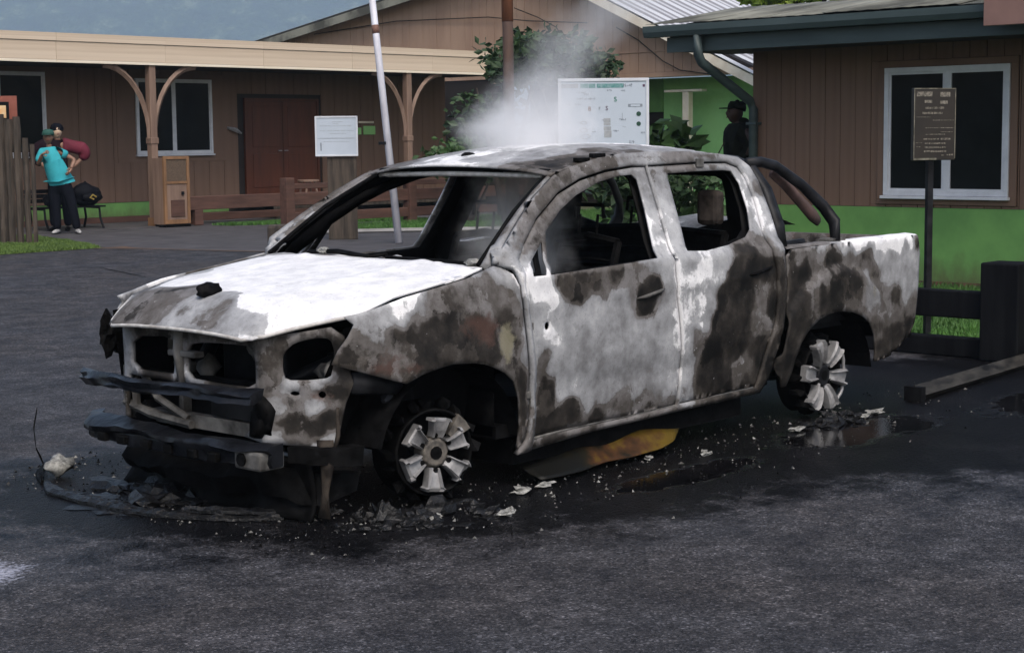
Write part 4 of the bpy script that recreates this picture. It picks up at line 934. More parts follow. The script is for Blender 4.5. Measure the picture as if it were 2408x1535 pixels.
FENDER = [(.576,.692),(.549,.748),(.502,.806),(.470,.850),(.505,.884),(.40,.902),(.21,.945),(-.07,.985),(-.24,1.008),(-.40,1.035),(-.455,1.02),(-.49,.95),(-.515,.80),(-.545,.60),(-.565,.40),(-.55,.24),(-.505,.19),(-.50,.30),(-.475,.43),(-.43,.52),(-.37,.565),(-.31,.592),(-.24,.617),(-.17,.63),(-.04,.64),(.06,.63),(.15,.614),(.241,.582)]
FDOOR = [(-.60,.235),(-.607,.35),(-.60,.55),(-.565,.75),(-.525,.95),(-.53,1.05),(-.60,1.115),(-.75,1.225),(-.98,1.343),(-1.18,1.403),(-1.40,1.44),(-1.62,1.458),(-1.725,1.46),(-1.695,1.24),(-1.652,1.0),(-1.668,.8),(-1.705,.62),(-1.73,.45),(-1.72,.252),(-1.3,.243),(-1.0,.24)]
FWIN = [(-.705,.985),(-.79,1.172),(-.95,1.268),(-1.11,1.335),(-1.32,1.395),(-1.50,1.421),(-1.60,1.425),(-1.63,1.40),(-1.60,1.25),(-1.555,1.09),(-1.535,1.012)]
QWIN = [(-.745,1.135),(-.68,.985),(-.585,.985),(-.60,1.035)]
RDOOR = [(-1.737,.256),(-1.746,.45),(-1.722,.62),(-1.684,.8),(-1.668,1.0),(-1.711,1.24),(-1.741,1.46),(-1.9,1.462),(-2.2,1.468),(-2.44,1.466),(-2.53,1.44),(-2.565,1.38),(-2.565,1.25),(-2.525,1.10),(-2.525,1.0),(-2.555,.9),(-2.57,.75),(-2.555,.6),(-2.50,.45),(-2.455,.35),(-2.43,.266)]
RWIN = [(-1.80,1.03),(-1.835,1.16),(-1.885,1.405),(-1.90,1.425),(-2.1,1.43),(-2.40,1.432),(-2.47,1.425),(-2.50,1.36),(-2.48,1.22),(-2.43,1.115),(-2.36,1.075),(-2.17,1.04),(-1.95,1.022)]
CABSIDE = [(-.50,.17),(-1.03,.203),(-1.67,.217),(-2.47,.228),(-2.53,.30),(-2.60,.45),(-2.632,.60),(-2.645,.8),(-2.625,.97),(-2.63,1.05),(-2.655,1.2),(-2.66,1.36),(-2.635,1.44),(-2.56,1.49),(-2.38,1.512),(-2.1,1.527),(-1.83,1.53),(-1.55,1.522),(-1.35,1.50),(-1.15,1.467),(-.99,1.428),(-.80,1.335),(-.62,1.222),(-.48,1.125),(-.41,1.045),(-.47,1.02),(-.50,.95),(-.527,.80),(-.556,.60),(-.575,.40),(-.56,.24)]
BED = [(-2.655,.235),(-2.70,.235),(-2.735,.30),(-2.755,.38),(-2.80,.47),(-2.87,.54),(-2.97,.59),(-3.08,.612),(-3.20,.615),(-3.33,.598),(-3.44,.565),(-3.52,.52),(-3.58,.45),(-3.615,.36),(-3.63,.28),(-3.80,.295),(-3.92,.32),(-4.05,.40),(-4.10,.47),(-4.115,.70),(-4.125,.90),(-4.10,1.005),(-3.86,1.008),(-3.4,1.004),(-3.06,1.0),(-2.72,.995),(-2.665,.96),(-2.68,.8),(-2.668,.6),(-2.635,.44),(-2.60,.36)]
for s in (1, -1):
    fl = s < 0
    bf = side_burn(3 if s > 0 else 17)
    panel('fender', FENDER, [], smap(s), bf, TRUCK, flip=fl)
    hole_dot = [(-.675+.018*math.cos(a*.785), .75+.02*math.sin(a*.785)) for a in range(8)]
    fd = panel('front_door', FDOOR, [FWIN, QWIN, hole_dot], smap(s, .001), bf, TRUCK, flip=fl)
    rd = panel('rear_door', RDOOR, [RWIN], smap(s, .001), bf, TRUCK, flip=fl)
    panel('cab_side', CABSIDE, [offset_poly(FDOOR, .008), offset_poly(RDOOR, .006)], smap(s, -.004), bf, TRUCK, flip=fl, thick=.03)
    panel('cab_lining', offset_poly(CABSIDE, -.012), [offset_poly(FDOOR, .012), offset_poly(RDOOR, .010)], smap(s, -.045), lambda x, z: (.1, 0, 0), TRUCK, res=.06, mt=CHAR, flip=fl, thick=.01, edge=0)
    # sooted door cards behind the skins
    def inner(x, z): return (.12, 0, 0)
    for nm, o_, h_ in (('door_inner', FDOOR, [offset_poly(FWIN, .004), offset_poly(QWIN, -.015)]), ('door_inner', RDOOR, [offset_poly(RWIN, .004)])):
        panel(nm, offset_poly(o_, .012), h_, smap(s, -.055), inner, fd if o_ is FDOOR else rd, res=.07, mt=CHAR, flip=fl, thick=.01, edge=0)
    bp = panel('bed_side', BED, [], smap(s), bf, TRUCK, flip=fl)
    # door handles: burnt sockets with remains of the grip
    for par, hx, hz in ((fd, -1.45, .838), (rd, -2.40, .89)):
        yy = side_y(hx, hz)
        b = B()
        for k in range(10):
            pass
        pts = [(hx+.10*math.cos(a*.628), hz+.028*math.sin(a*.628)) for a in range(10)]
        b.prism([(p[0], p[1]) for p in pts], 'y', s*(yy-.004), s*(yy+.003)); b.done('handle_socket', CHAR, par)
        B().tube([(hx-.115, s*(yy+.012), hz+.022), (hx-.06, s*(yy+.03), hz+.016), (hx+.05, s*(yy+.024), hz-.004), (hx+.105, s*(yy+.006), hz-.012)], [.005, .009, .010, .005], 6).done('handle_grip', ASHY_STEEL if par is fd else CHAR, par, smooth=True)
    # bright flange strips along the door frame and sill seam
    b = B(); b.tube([(x, s*(side_y(x, z)+.006), z) for x, z in ((-.56,.222),(-.9,.232),(-1.3,.236),(-1.74,.243),(-2.1,.250),(-2.42,.258))], .0075, 6)
    b.done('sill_seam', ASHY_STEEL, TRUCK, smooth=True)
    b = B(); b.tube([(x, s*(side_y(x, z)+.010), z) for x, z in ((-.585,1.135),(-.75,1.243),(-.98,1.362),(-1.18,1.423),(-1.40,1.46),(-1.62,1.478),(-2.1,1.487),(-2.46,1.484),(-2.57,1.45))], .010, 6)
    b.done('drip_rail', CHAR_STEEL, TRUCK, smooth=True)
    b = B(); b.tube([(x, s*(side_y(x, z)+.004), z) for x, z in ((-.575,.26),(-.585,.35),(-.583,.55),(-.55,.75),(-.51,.95),(-.505,1.04))], .012, 6)
    jb = b.done('hinge_flange', ASHY_STEEL, TRUCK, smooth=True)
    for z in (.42, .74): boxo('hinge', ASHY_STEEL, jb, -.578, -.548, s*side_y(-.56, z)-.010+.006*s, s*side_y(-.56, z)+.010+.006*s, z, z+.035, .004)
    # wheel arch liners and inner bodywork
    for (cx, cz), r in ((ARF, .44), (ARR, .445)):
        v, f = [], []
        for i in range(15):
            a = R(14) + R(160)*i/14
            for yy in (.865, .42): v.append((cx + r*math.cos(a), s*yy, cz + r*.95*math.sin(a)))
            if i: f.append((2*i-2, 2*i-1, 2*i+1, 2*i))
        v.append((cx, s*.42, cz)); n = len(v)-1
        for i in range(1, 15): f.append((2*i-1, 2*i+1, n))
        pydata('wheel_arch_liner', v, f, CHAR, TRUCK)

# --- roof, pillars, windscreen frame
TOP = [(-.99,1.428),(-1.15,1.467),(-1.35,1.50),(-1.55,1.522),(-1.83,1.53),(-2.1,1.527),(-2.38,1.512),(-2.56,1.49),(-2.635,1.44)]
def top_z(x):
    for (xa, za), (xb, zb) in zip(TOP, TOP[1:]):
        if xb <= x <= xa: return za + (zb-za)*(x-xa)/(xb-xa)
    return TOP[0][1] if x > TOP[0][0] else TOP[-1][1]
def roof_map(u, w):
    x = u + .035*(1-w*w)*(1 if u > -1.2 else 0)*((u+1.2)/.21 if u > -1.2 else 0)
    z = top_z(u); e = side_y(u, z)-.004
    cr = .048*(1-abs(w)**2.4)*min(1, max(0, (2.66+u)/.25))
    rib = .006*(math.cos(w*math.pi*5)**6)*min(1, max(0, (-1.1-u)/.1))*min(1, max(0, (2.5+u)/.1))
    return (x, w*e, z + cr - rib + .004*noise.noise(Vector((u*2.5, w*2, 4))))
ROOF_S = [(-1.0,0,.80),(-1.05,-.8,.5),(-1.05,.75,.35),(-1.2,.5,.62),(-1.3,0,.82),(-1.3,-.6,.6),(-1.5,.85,.40),(-1.4,.55,.7),(-1.6,0,.95),(-1.8,.6,.62),(-1.9,.9,.66),(-2.0,0,.95),(-2.2,.5,.85),(-2.4,0,.8),(-2.5,.8,.75),(-1.6,-.6,.75),(-2.0,-.7,.7),(-1.25,.95,.36),(-1.7,.95,.55),(-2.2,.95,.7),(-1.15,-.3,.85),(-1.15,.3,.78)]
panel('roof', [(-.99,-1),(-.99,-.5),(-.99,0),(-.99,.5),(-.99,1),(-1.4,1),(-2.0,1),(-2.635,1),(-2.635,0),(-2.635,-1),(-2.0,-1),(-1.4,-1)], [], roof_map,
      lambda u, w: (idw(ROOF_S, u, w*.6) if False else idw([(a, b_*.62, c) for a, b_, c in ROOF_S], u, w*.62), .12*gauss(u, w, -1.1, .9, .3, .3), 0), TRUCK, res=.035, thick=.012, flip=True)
panel('headlining', [(-1.02,-.93),(-1.02,0),(-1.02,.93),(-2.6,.93),(-2.6,-.93)], [], lambda u, w: tuple(Vector(roof_map(u, w))-Vector((0, 0, .03))), lambda u, w: (.1, 0, 0), TRUCK, res=.09, thick=.006, mt=CHAR, flip=True, edge=0)
PO = [(-.41,1.045),(-.48,1.125),(-.62,1.222),(-.80,1.335),(-.99,1.428)]
for s in (1, -1):
    v, f = [], []; col = []
    n = 40
    for i in range(n+1):
        t = i/n*4; k = min(3, int(t)); q = t-k
        xo = PO[k][0]+(PO[k+1][0]-PO[k][0])*q; zo = PO[k][1]+(PO[k+1][1]-PO[k][1])*q
        tt = i/n; xi = -.372+(-1.034+.372)*tt; yi = .752+(.598-.752)*tt; zi = 1.036+(1.438-1.036)*tt + .03*math.sin(tt*math.pi)
        po = Vector((xo, side_y(xo, zo)-.006, zo)); pi = Vector((xi, yi, zi))
        for w in (0, .35, .7, 1):
            p = po.lerp(pi, w); p += Vector((.012, .004, .010))*math.sin(w*math.pi); v.append((p.x, s*p.y, p.z)); col.append(.50-.15*abs(w-.4)+.25*(1-tt)*(.6) + (.16 if w == 0 else 0))
        if i:
            for j in range(3): a = 4*(i-1)+j; f.append((a, a+1, a+5, a+4) if s < 0 else (a, a+4, a+5, a+1))
    o = pydata('windscreen_pillar', v, f, BURNT, TRUCK, True); ca = o.data.color_attributes.new('burn', 'FLOAT_COLOR', 'POINT')
    for i, c in enumerate(col): ca.data[i].color = (c, 0, 0, 1)
    sm = o.modifiers.new('t', 'SOLIDIFY'); sm.thickness = .035; sm.offset = -1 if s > 0 else 1; sm.offset = -1
    B().tube([(xi_, s*(y_+.003), z_) for xi_, y_, z_ in ((-.375,.742,1.045),(-.70,.668,1.275),(-1.025,.592,1.445))], .011, 6).done('windscreen_seal', CHAR, TRUCK, smooth=True)
b = B(); b.tube([(-1.03+.03*(1-w*w), w*.59, 1.432+.010*(1-w*w)) for w in [i/10-1 for i in range(21)]], .020, 8, flat=(1, .7))
b.done('windscreen_header', PALE_STEEL, TRUCK, smooth=True)
b = B(); b.tube([(-1.04+.03*(1-w*w), w*.60, 1.452+.014*(1-w*w)) for w in [i/10-1 for i in range(21)]], .016, 8); b.done('header_gap', CHAR, TRUCK)
an = B(); an.blob((-1.20, -.10, 1.528), (.055, .03, .022), 3, .1); an.tube([(-1.14, -.10, 1.515), (-1.2, -.10, 1.53)], .012, 6); an.done('antenna_base', CHAR, TRUCK, smooth=True)
for (x, y, z) in ((-1.28, .60, 1.505), (-1.42, .585, 1.525), (-2.3, .60, 1.517)): boxo('roof_rail_stub', CHAR, TRUCK, x-.05, x+.05, y-.015, y+.015, z-.006, z+.014, .004)
boxo('torn_seam_flap', ASHY_STEEL, TRUCK, -2.22, -2.16, .648, .662, 1.455, 1.50, .003)
# cab floor, bulkheads, back wall with window
B().box(-2.6, -.42, -.8, .8, .24, .30).done('floor_pan', CHAR, TRUCK)
panel('bulkhead', [(-.78,.25),(.78,.25),(.80,.9),(.74,1.0),(-.74,1.0),(-.80,.9)], [], lambda y, z: (-.42, y, z), lambda y, z: (.15, 0, 0), TRUCK, res=.1, mt=CHAR, edge=0)
panel('cab_back', [(-.82,.25),(.82,.25),(.84,.98),(.76,1.2),(.65,1.44),(0,1.48),(-.65,1.44),(-.76,1.2),(-.84,.98)], [smooth_poly([(-.56,1.10),(.56,1.10),(.52,1.37),(.45,1.40),(-.45,1.40),(-.52,1.37)])],
      lambda y, z: (-2.615-.03*(z-1), y, z), lambda y, z: (.25, 0, 0), TRUCK, res=.08, flip=True, edge=0, thick=.03, mt=CHAR)
v, f = [], []
for i in range(25):
    for j in range(7):
        y = -.76+1.52*i/24; x = -.36-.40*j/6; z = (1.015, 1.0, .975, .955, .93, .86, .75)[j] + .022*noise.noise(Vector((x*9, y*9, 0))) - .02*abs(y)
        v.append((x, y, z))
for i in range(24):
    for j in range(6): a = i*7+j; f.append((a, a+1, a+8, a+7))
pydata('dashboard', v, f, CHAR, TRUCK, True)
B().tube([(-.62, -.78, .80), (-.66, 0, .83), (-.62, .78, .80)], .05, 8).done('dash_beam', CHAR_STEEL, TRUCK, smooth=True)
def seat(x, y, w, nm):
    se = boxo(nm, CHAR, TRUCK, x-.02, x+.46, y-w/2, y+w/2, .46, .54, .03)
    b = B()
    for q in (-w/2+.04, w/2-.04): b.tube([(x, y+q, .48), (x-.08, y+q, .8), (x-.17, y+q, 1.08)], .022, 6)
    for k in range(6): z = .58+.1*k; b.tube([(x-.02-.17*(z-.48)/.6, y-w/2+.04, z), (x-.05-.17*(z-.48)/.6, y, z+.01), (x-.02-.17*(z-.48)/.6, y+w/2-.04, z)], .010, 5)
    b.tube([(x-.17, y-w/2+.04, 1.08), (x-.18, y, 1.11), (x-.17, y+w/2-.04, 1.08)], .022, 6)
    b.done('backrest_frame', CHAR, se)
    b = B().box(x-.06, x-.045, y-w/2+.06, y+w/2-.06, .55, .98, Matrix.Translation((x, 0, .5)) @ Matrix.Rotation(R(-16), 4, 'Y') @ Matrix.Translation((-x, 0, -.5))); b.done('backrest_pad', CHAR, se)
    b = B()
    for q in (-.06, .06): b.tube([(x-.17, y+q, 1.08), (x-.19, y+q, 1.22)], .008, 5)
    b.tube([(x-.19, y-.10, 1.20), (x-.19, y-.09, 1.27), (x-.19, y+.09, 1.27), (x-.19, y+.10, 1.20)], .012, 5); b.done('headrest_frame', CHAR, se)
seat(-1.42, .37, .5, 'front_seat'); seat(-1.42, -.37, .5, 'front_seat'); seat(-2.32, 0, 1.3, 'rear_seat')
B().tube([(-.72, -.37, .80), (-.88, -.37, .88)], .03, 6).done('steering_column', CHAR_STEEL, TRUCK)
B().box(-2.48, -2.40, .47, .62, 1.13, 1.325).done('rear_headrest', mat('singed_headrest', (.06, .050, .045), (.022, .019, .017), 14, .9, bmp=.4, spec=.1), TRUCK, bevel=.03)

# --- bonnet
def hood_c(x):
    pts = ((.80,.925),(.62,.952),(.45,.968),(.2,1.0),(-.07,1.025),(-.40,1.062))
    for (xa, za), (xb, zb) in zip(pts, pts[1:]):
        if x >= xb or xb == -.40: return za+(zb-za)*(x-xa)/(xb-xa)
def hood_e(x):
    pts = ((.80,.845),(.43,.887),(.21,.947),(-.07,.987),(-.24,1.010),(-.40,1.036))
    for (xa, za), (xb, zb) in zip(pts, pts[1:]):
        if x >= xb or xb == -.40: return za+(zb-za)*(x-xa)/(xb-xa)
def hood_front(y):
    a = abs(y)
    return .79 - .012*(a/.5)**2 if a < .5 else .778 - (a-.5)/.3*.355
def hood_map(x, y):
    a = min(1, abs(y)/.8)
    z = hood_c(x) - (hood_c(x)-hood_e(x))*a**2.6
    d = max(0, hood_front(y)-x); amp = .118*(1 if abs(y) < .5 else max(0, 1-(abs(y)-.5)/.3))
    if d < .24: z -= amp*(1-d/.24)**2
    z += .010*math.exp(-((abs(y)-.42)/.05)**2)*min(1, max(0, (.70-x)/.3)) + .003*noise.noise(Vector((x*4, y*4, 1)))
    return (x, y, z)
HO = [(-.37,.775),(-.24,.795),(-.07,.80),(.21,.80),(.423,.80),(.60,.652),(.70,.568),(.762,.515),(.782,.46),(.786,.3),(.79,.0),(.786,-.3),(.782,-.46),(.762,-.515),(.70,-.568),(.60,-.652),(.423,-.80),(.21,-.80),(-.07,-.80),(-.24,-.795),(-.37,-.775),(-.345,-.4),(-.335,0),(-.345,.4)]
HOOD_S = [(-0.3, 0, 1.33), (-0.3, 0.6, 1.28), (-0.3, -0.6, 1.16), (0, 0, 1.38), (0, 0.6, 1.33), (0, -0.6, 1.18), (0.3, 0, 1.33), (0.3, 0.6, 1.23), (0.3, -0.6, 1.1), (0.5, 0, 1.23), (0.45, 0.4, 1.28), (0.45, -0.4, 1.04), (0.6, 0.35, 1.16), (0.62, 0.1, 0.67), (0.6, -0.15, 0.45), (0.62, -0.4, 0.41), (0.5, -0.62, 0.65), (0.72, 0.42, 0.67), (0.7, 0.2, 0.55), (0.72, 0, 0.55), (0.73, -0.2, 0.45), (0.7, -0.4, 0.41), (0.78, 0.45, 0.8), (0.78, 0, 0.67), (0.78, -0.4, 0.49), (0.55, 0.62, 1.13), (0.35, 0.78, 1.08), (0.1, 0.78, 1.04), (-0.2, 0.78, 1.08), (-0.05, 0.3, 1.13), (0.15, -0.2, 1.18), (0.12, 0.35, 1.38), (0.1, -0.76, 0.75), (0.35, -0.76, 0.55)]
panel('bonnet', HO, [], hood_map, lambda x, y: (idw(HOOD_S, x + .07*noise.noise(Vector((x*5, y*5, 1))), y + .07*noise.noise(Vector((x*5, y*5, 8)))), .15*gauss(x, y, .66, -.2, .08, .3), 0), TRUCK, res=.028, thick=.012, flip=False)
b = B(); b.tube([(hood_map(hood_front(y)-.004, y)[0], y, hood_map(hood_front(y)-.002, y)[2]-.004) for y in [i/20*1.56-.78 for i in range(21)]], .009, 6)
b.done('bonnet_lip', PALE_STEEL, TRUCK, smooth=True)
# crumpled scuttle panel and wiper remains under the windscreen
v, f = [], []; n = 56
for i in range(n+1):
    for j in range(5):
        y = -.76+1.52*i/n; x = -.315-.10*j/4 - .02*abs(y); z = 1.030 + .012*(1-(y/.8)**2) + .012*j/4 + .022*noise.noise(Vector((x*14, y*9, 3)))*(1 if j > 0 else .2)
        v.append((x, y, z))
for i in range(n):
    for j in range(4): a = i*5+j; f.append((a, a+1, a+6, a+5))
o = pydata('scuttle_panel', v, f, BURNT, TRUCK); ca = o.data.color_attributes.new('burn', 'FLOAT_COLOR', 'POINT')
for i, q in enumerate(v): ca.data[i].color = (.62+.75*noise.noise(Vector((q[0]*12, q[1]*7, 5))), 0, 0, 1)
b = B(); b.tube([(-.37, -.42, 1.065), (-.36, -.2, 1.075), (-.34, .05, 1.058), (-.40, .12, 1.07)], [.012, .014, .012, .008], 6); b.tube([(-.36, .15, 1.06), (-.37, .5, 1.055), (-.38, .68, 1.05)], .009, 6)
b.done('wiper_remains', CHAR, TRUCK)
B().blob((-.385, .70, 1.055), (.04, .03, .018), 5, .3).done('scuttle_flake', ASH, TRUCK); B().blob((-.36, -.30, 1.075), (.03, .03, .016), 6, .3).done('scuttle_flake', ASH, TRUCK)

# --- front end
def front_x(y): return .70 - max(0, abs(y)-.5)*.75
def fmap_(y, z): return (front_x(y)+.01*noise.noise(Vector((y*5, z*5, 0))), y, z)
FP = [(-.50,.80),(0,.80),(.505,.800),(.62,.815),(.74,.838),(.785,.80),(.80,.66),(.815,.60),(.785,.515),(.755,.36),(.752,.335),(.658,.334),(.505,.341),(.37,.36),(.43,.405),(.497,.43),(.508,.513),(.47,.55),(-.02,.555),(-.08,.60),(-.12,.555),(-.46,.56),(-.53,.345),(-.70,.345),(-.755,.5),(-.80,.62),(-.77,.80),(-.62,.80)]
def front_burn(y, z):
    s = [(0.6, 0.7, 0.4), (0.52, 0.75, 0.41), (0.48, 0.65, 0.4), (0.52, 0.6, 0.41), (0.6, 0.59, 0.7), (0.7, 0.6, 0.72), (0.655, 0.59, 0.35), (0.72, 0.57, 0.25), (0.66, 0.55, 0.37), (0.56, 0.5, 0.7), (0.6, 0.52, 0.37), (0.62, 0.48, 0.39), (0.68, 0.5, 0.68), (0.72, 0.45, 0.23), (0.6, 0.42, 0.31), (0.54, 0.37, 0.64), (0.62, 0.36, 0.56), (0.6, 0.39, 0.37), (0.7, 0.4, 0.29), (0.72, 0.36, 0.7), (0.77, 0.7, 0.25), (0.68, 0.82, 0.35), (0.0, 0.78, 0.37), (-0.05, 0.66, 0.4), (-0.3, 0.78, 0.33), (-0.5, 0.7, 0.62), (-0.55, 0.6, 0.68), (-0.6, 0.5, 0.31), (0.3, 0.78, 0.37), (-0.05, 0.6, 0.72), (-0.2, 0.57, 0.25), (0.3, 0.56, 0.25)]
    return idw(s, y, z), .5*gauss(y, z, .70, .55, .05, .04), 0
g1 = smooth_poly([(-.43,.738),(-.12,.757),(-.095,.683),(-.115,.60),(-.12,.585),(-.44,.585)])
g2 = smooth_poly([(-.015,.727),(.12,.748),(.33,.753),(.435,.752),(.462,.69),(.463,.575),(.2,.572),(-.03,.58)])
h1 = smooth_poly([(.578,.729),(.615,.772),(.69,.795),(.74,.79),(.752,.74),(.748,.676),(.738,.624),(.66,.613),(.580,.613),(.571,.66)])
h2 = [(-y, z) for y, z in h1][::-1]
d1 = [(.708+.014*math.cos(a*.785), .553+.016*math.sin(a*.785)) for a in range(8)]; d2 = [(.615+.018*math.cos(a*.785), .558+.010*math.sin(a*.785)) for a in range(8)]
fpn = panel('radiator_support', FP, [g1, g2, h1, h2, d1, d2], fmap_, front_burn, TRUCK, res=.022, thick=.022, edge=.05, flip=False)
b = B().box(.66, .715, -.14, .06, .672, .70); b.done('latch_bracket', ASHY_STEEL, fpn, bevel=.006)
b = B(); b.tube([(.70, -.062, .80), (.712, -.06, .70), (.705, -.05, .56)], [.03, .024, .03], 6, flat=(1.1, .5)); b.done('bonnet_latch_post', ASHY_STEEL, fpn, smooth=True)
for c_, r_, k_ in (((.52, -.10, .60), (.05, .05, .05), 2), ((.50, -.30, .58), (.05, .06, .05), 3), ((.45, .66, .64), (.045, .045, .04), 4), ((.42, .60, .63), (.05, .05, .035), 5), ((.56, .28, .72), (.02, .03, .05), 6), ((.53, -.36, .70), (.02, .02, .06), 7)):
    B().blob(c_, r_, k_, .35).done('melted_lump', ASHY_STEEL, fpn, smooth=True)
# engine bay: dark tub with block and hoses
v = [(.62, -.60, .30), (.62, .60, .30), (-.41, .60, .30), (-.41, -.60, .30), (.60, -.72, .83), (.46, .76, .83), (-.41, .76, .95), (-.41, -.76, .95)]
pydata('engine_bay', v, [(0, 1, 2, 3), (2, 6, 7, 3), (0, 3, 7, 4), (1, 5, 6, 2)], CHAR, TRUCK)
eb = B(); eb.box(-.25, .33, -.24, .22, .35, .72); eb.box(-.2, .28, -.14, .12, .72, .80); eb.tube([(.4, -.3, .6), (.2, -.45, .7), (-.2, -.45, .75)], .04, 8); eb.tube([(.42, .3, .55), (.2, .46, .66), (-.2, .42, .7)], .035, 8); eb.box(.0, .25, .40, .58, .45, .68)
eb.done('engine_block', CHAR_STEEL, TRUCK, bevel=.02)
# radiator remains between the two bumper beams
b = B(); b.box(.58, .63, -.60, .46, .34, .40); b.box(.58, .62, -.62, -.58, .40, .58); b.box(.57, .62, -.19, -.16, .36, .57)
b.tube([(.64, -.50, .55), (.66, -.46, .40), (.64, -.20, .36)], .022, 6); b.tube([(.65, -.42, .56), (.66, -.30, .46), (.64, -.10, .38)], .018, 6); b.tube([(.66, -.55, .42), (.66, -.35, .38), (.66, -.05, .36)], .02, 6)
b.done('radiator_frame', ASHY_STEEL, TRUCK)
b = B(); b.box(.54, .575, -.58, .46, .36, .57); b.done('radiator_core', CHAR, TRUCK)
b = B(); b.box(.60, .625, .05, .40, .41, .52); b.done('cooler_plate', CHAR_STEEL, TRUCK)
b = B(); b.tube([(.69, .45, .55), (.70, .53, .47), (.66, .50, .40)], .04, 7); b.blob((.70, .49, .44), (.05, .05, .07), 9, .4); b.done('melted_hose', CHAR, TRUCK, smooth=True)
def beam(name, pts, prof, mt, seed=0, amp=.012):
    """charred beam: ragged rectangular section swept through pts"""
    v, f = [], []; n = len(prof)
    P = []
    for a, c in zip(pts, pts[1:]):
        a, c = Vector(a), Vector(c); k = max(1, int((c-a).length/.025)); P += [a.lerp(c, q/k) for q in range(k)]
    P.append(Vector(pts[-1]))
    for i, p in enumerate(P):
        for j, (dx, dz) in enumerate(prof):
            w = 1+.0*j
            v.append((p.x+dx+amp*(noise.noise(Vector((i*.07, j*.8, seed)))+.35*noise.noise(Vector((i*.3, j*1.3, seed)))), p.y+.006*noise.noise(Vector((i, j, seed+3))), p.z+dz+amp*(noise.noise(Vector((i*.07, j*.6, seed+9)))+.35*noise.noise(Vector((i*.3, j*1.1, seed+9))))))
        if i:
            for j in range(n): a = (i-1)*n; f.append((a+j, a+(j+1) % n, a+n+(j+1) % n, a+n+j))
    f.append(list(range(n))[::-1]); f.append([len(v)-n+j for j in range(n)])
    o = pydata(name, v, f, mt, TRUCK, True); md = o.modifiers.new('edges', 'EDGE_SPLIT'); md.split_angle = R(55)
    return o
beam('bumper_beam', [(.80,-.66,.545),(.86,-.50,.556),(.885,-.2,.562),(.885,.15,.562),(.86,.45,.560),(.80,.585,.560)], [(-.03,-.022),(.0,-.030),(.022,-.020),(.030,-.004),(.024,.010),(.028,.020),(.012,.030),(-.03,.026)], BEAM_STEEL, 1, .026)
beam('lower_crossmember', [(.74,-.70,.325),(.82,-.60,.318),(.84,-.2,.315),(.84,.2,.315),(.82,.5,.318),(.78,.66,.322)], [(-.05,-.05),(.0,-.050),(.015,-.035),(.010,-.005),(.030,.012),(.034,.028),(.01,.040),(-.07,.050)], BEAM_STEEL, 5, .022)
for y in (-.45, -.3, -.12, .05, .22, .36): B().box(.84, .872, y-.03, y+.03, .272, .312).done('lug', CHAR, TRUCK, bevel=.006)
lb_ = B().box(.70, .835, .47, .64, .255, .335); lb_.done('tow_bracket', ASHY_STEEL, TRUCK, bevel=.012)
B().tube([(.83, .525, .298), (.845, .525, .298)], .028, 10).done('tow_hole', CHAR, TRUCK)
beam('chassis_horn', [(.62,.60,.31),(.58,.70,.30),(.46,.80,.29)], [(-.05,-.05),(.03,-.05),(.03,.03),(-.05,.03)], CHAR, 8, .02)
beam('melted_undertray', [(.70,-.5,.2),(.72,0,.17),(.66,.45,.17),(.55,.7,.16)], [(-.2,-.05),(.0,-.06),(.03,-.01),(-.03,.05),(-.2,.04)], CHAR, 12, .05)
v, f = [], []
for i in range(43):
    for j in range(8):
        t = j/7; y = -.62+1.30*i/42; k = noise.noise(Vector((y*3.2, t*2.2, 6))); v.append((.67-.10*abs(y)-.03*math.sin(t*3)+.07*k*t + .10*t*t*max(0, noise.noise(Vector((y*2.1, 3, 1)))), y, .275-.262*t*(1-.18*abs(noise.noise(Vector((y*4.5, 0, 8)))))))
    if i:
        for j in range(7): a = 8*(i-1)+j; f.append((a, a+1, a+9, a+8))
o = pydata('sagging_apron', v, f, CHAR, TRUCK, True); sm = o.modifiers.new('t', 'SOLIDIFY'); sm.thickness = .015
b = B(); b.tube([(.535, .715, .36), (.545, .725, .25), (.55, .72, .13), (.56, .72, .03)], [.034, .030, .024, .034], 6, flat=(1.2, .5)); b.tube([(.50, .755, .50), (.505, .757, .38), (.515, .75, .33)], .010, 6)
b.done('hanging_liner_strip', BROWN_STEEL, TRUCK, smooth=True)
b = B(); b.blob((.56, -.80, .71), (.06, .03, .08), 14, .5, 3); b.done('fender_remnant', CHAR, TRUCK)
b = B(); b.tube([(.46, .80, .60), (.30, .83, .58), (.16, .80, .54)], [.05, .045, .02], 7, flat=(.4, 1)); b.done('headlight_bracket', CHAR_STEEL, TRUCK, smooth=True)

# --- chassis and running gear
for s in (1, -1):
    B().tube([(.65, s*.42, .36), (-.4, s*.44, .33), (-1.2, s*.44, .24), (-2.5, s*.44, .26), (-3.1, s*.45, .42), (-4.05, s*.45, .40)], .075, 4).done('chassis_rail', CHAR, TRUCK)
    B().tube([(.10, s*.42, .30), (.02, s*.74, .25)], .035, 6).done('control_arm', CHAR_STEEL, TRUCK)
    B().tube([(-.02, s*.60, .62), (-.02, s*.62, .26)], .05, 8).done('strut', CHAR, TRUCK)
    B().tube([(.28, s*.80, .50), (.24, s*.78, .515), (.05, s*.70, .55), (-.02, s*.62, .57)], [.01, .03, .025, .02], 6).done('burnt_liner_flap', CHAR_STEEL, TRUCK)
    B().tube([(-2.5, s*.52, .26), (-3.15, s*.52, .22), (-3.9, s*.52, .34)], .03, 4).done('leaf_spring', CHAR_STEEL, TRUCK)
B().tube([(-3.15, -.75, .243), (-3.15, .75, .243)], .05, 10).done('rear_axle', CHAR, TRUCK)
B().tube([(0, -.72, .243), (0, .72, .243)], .035, 8).done('front_axle', CHAR, TRUCK)

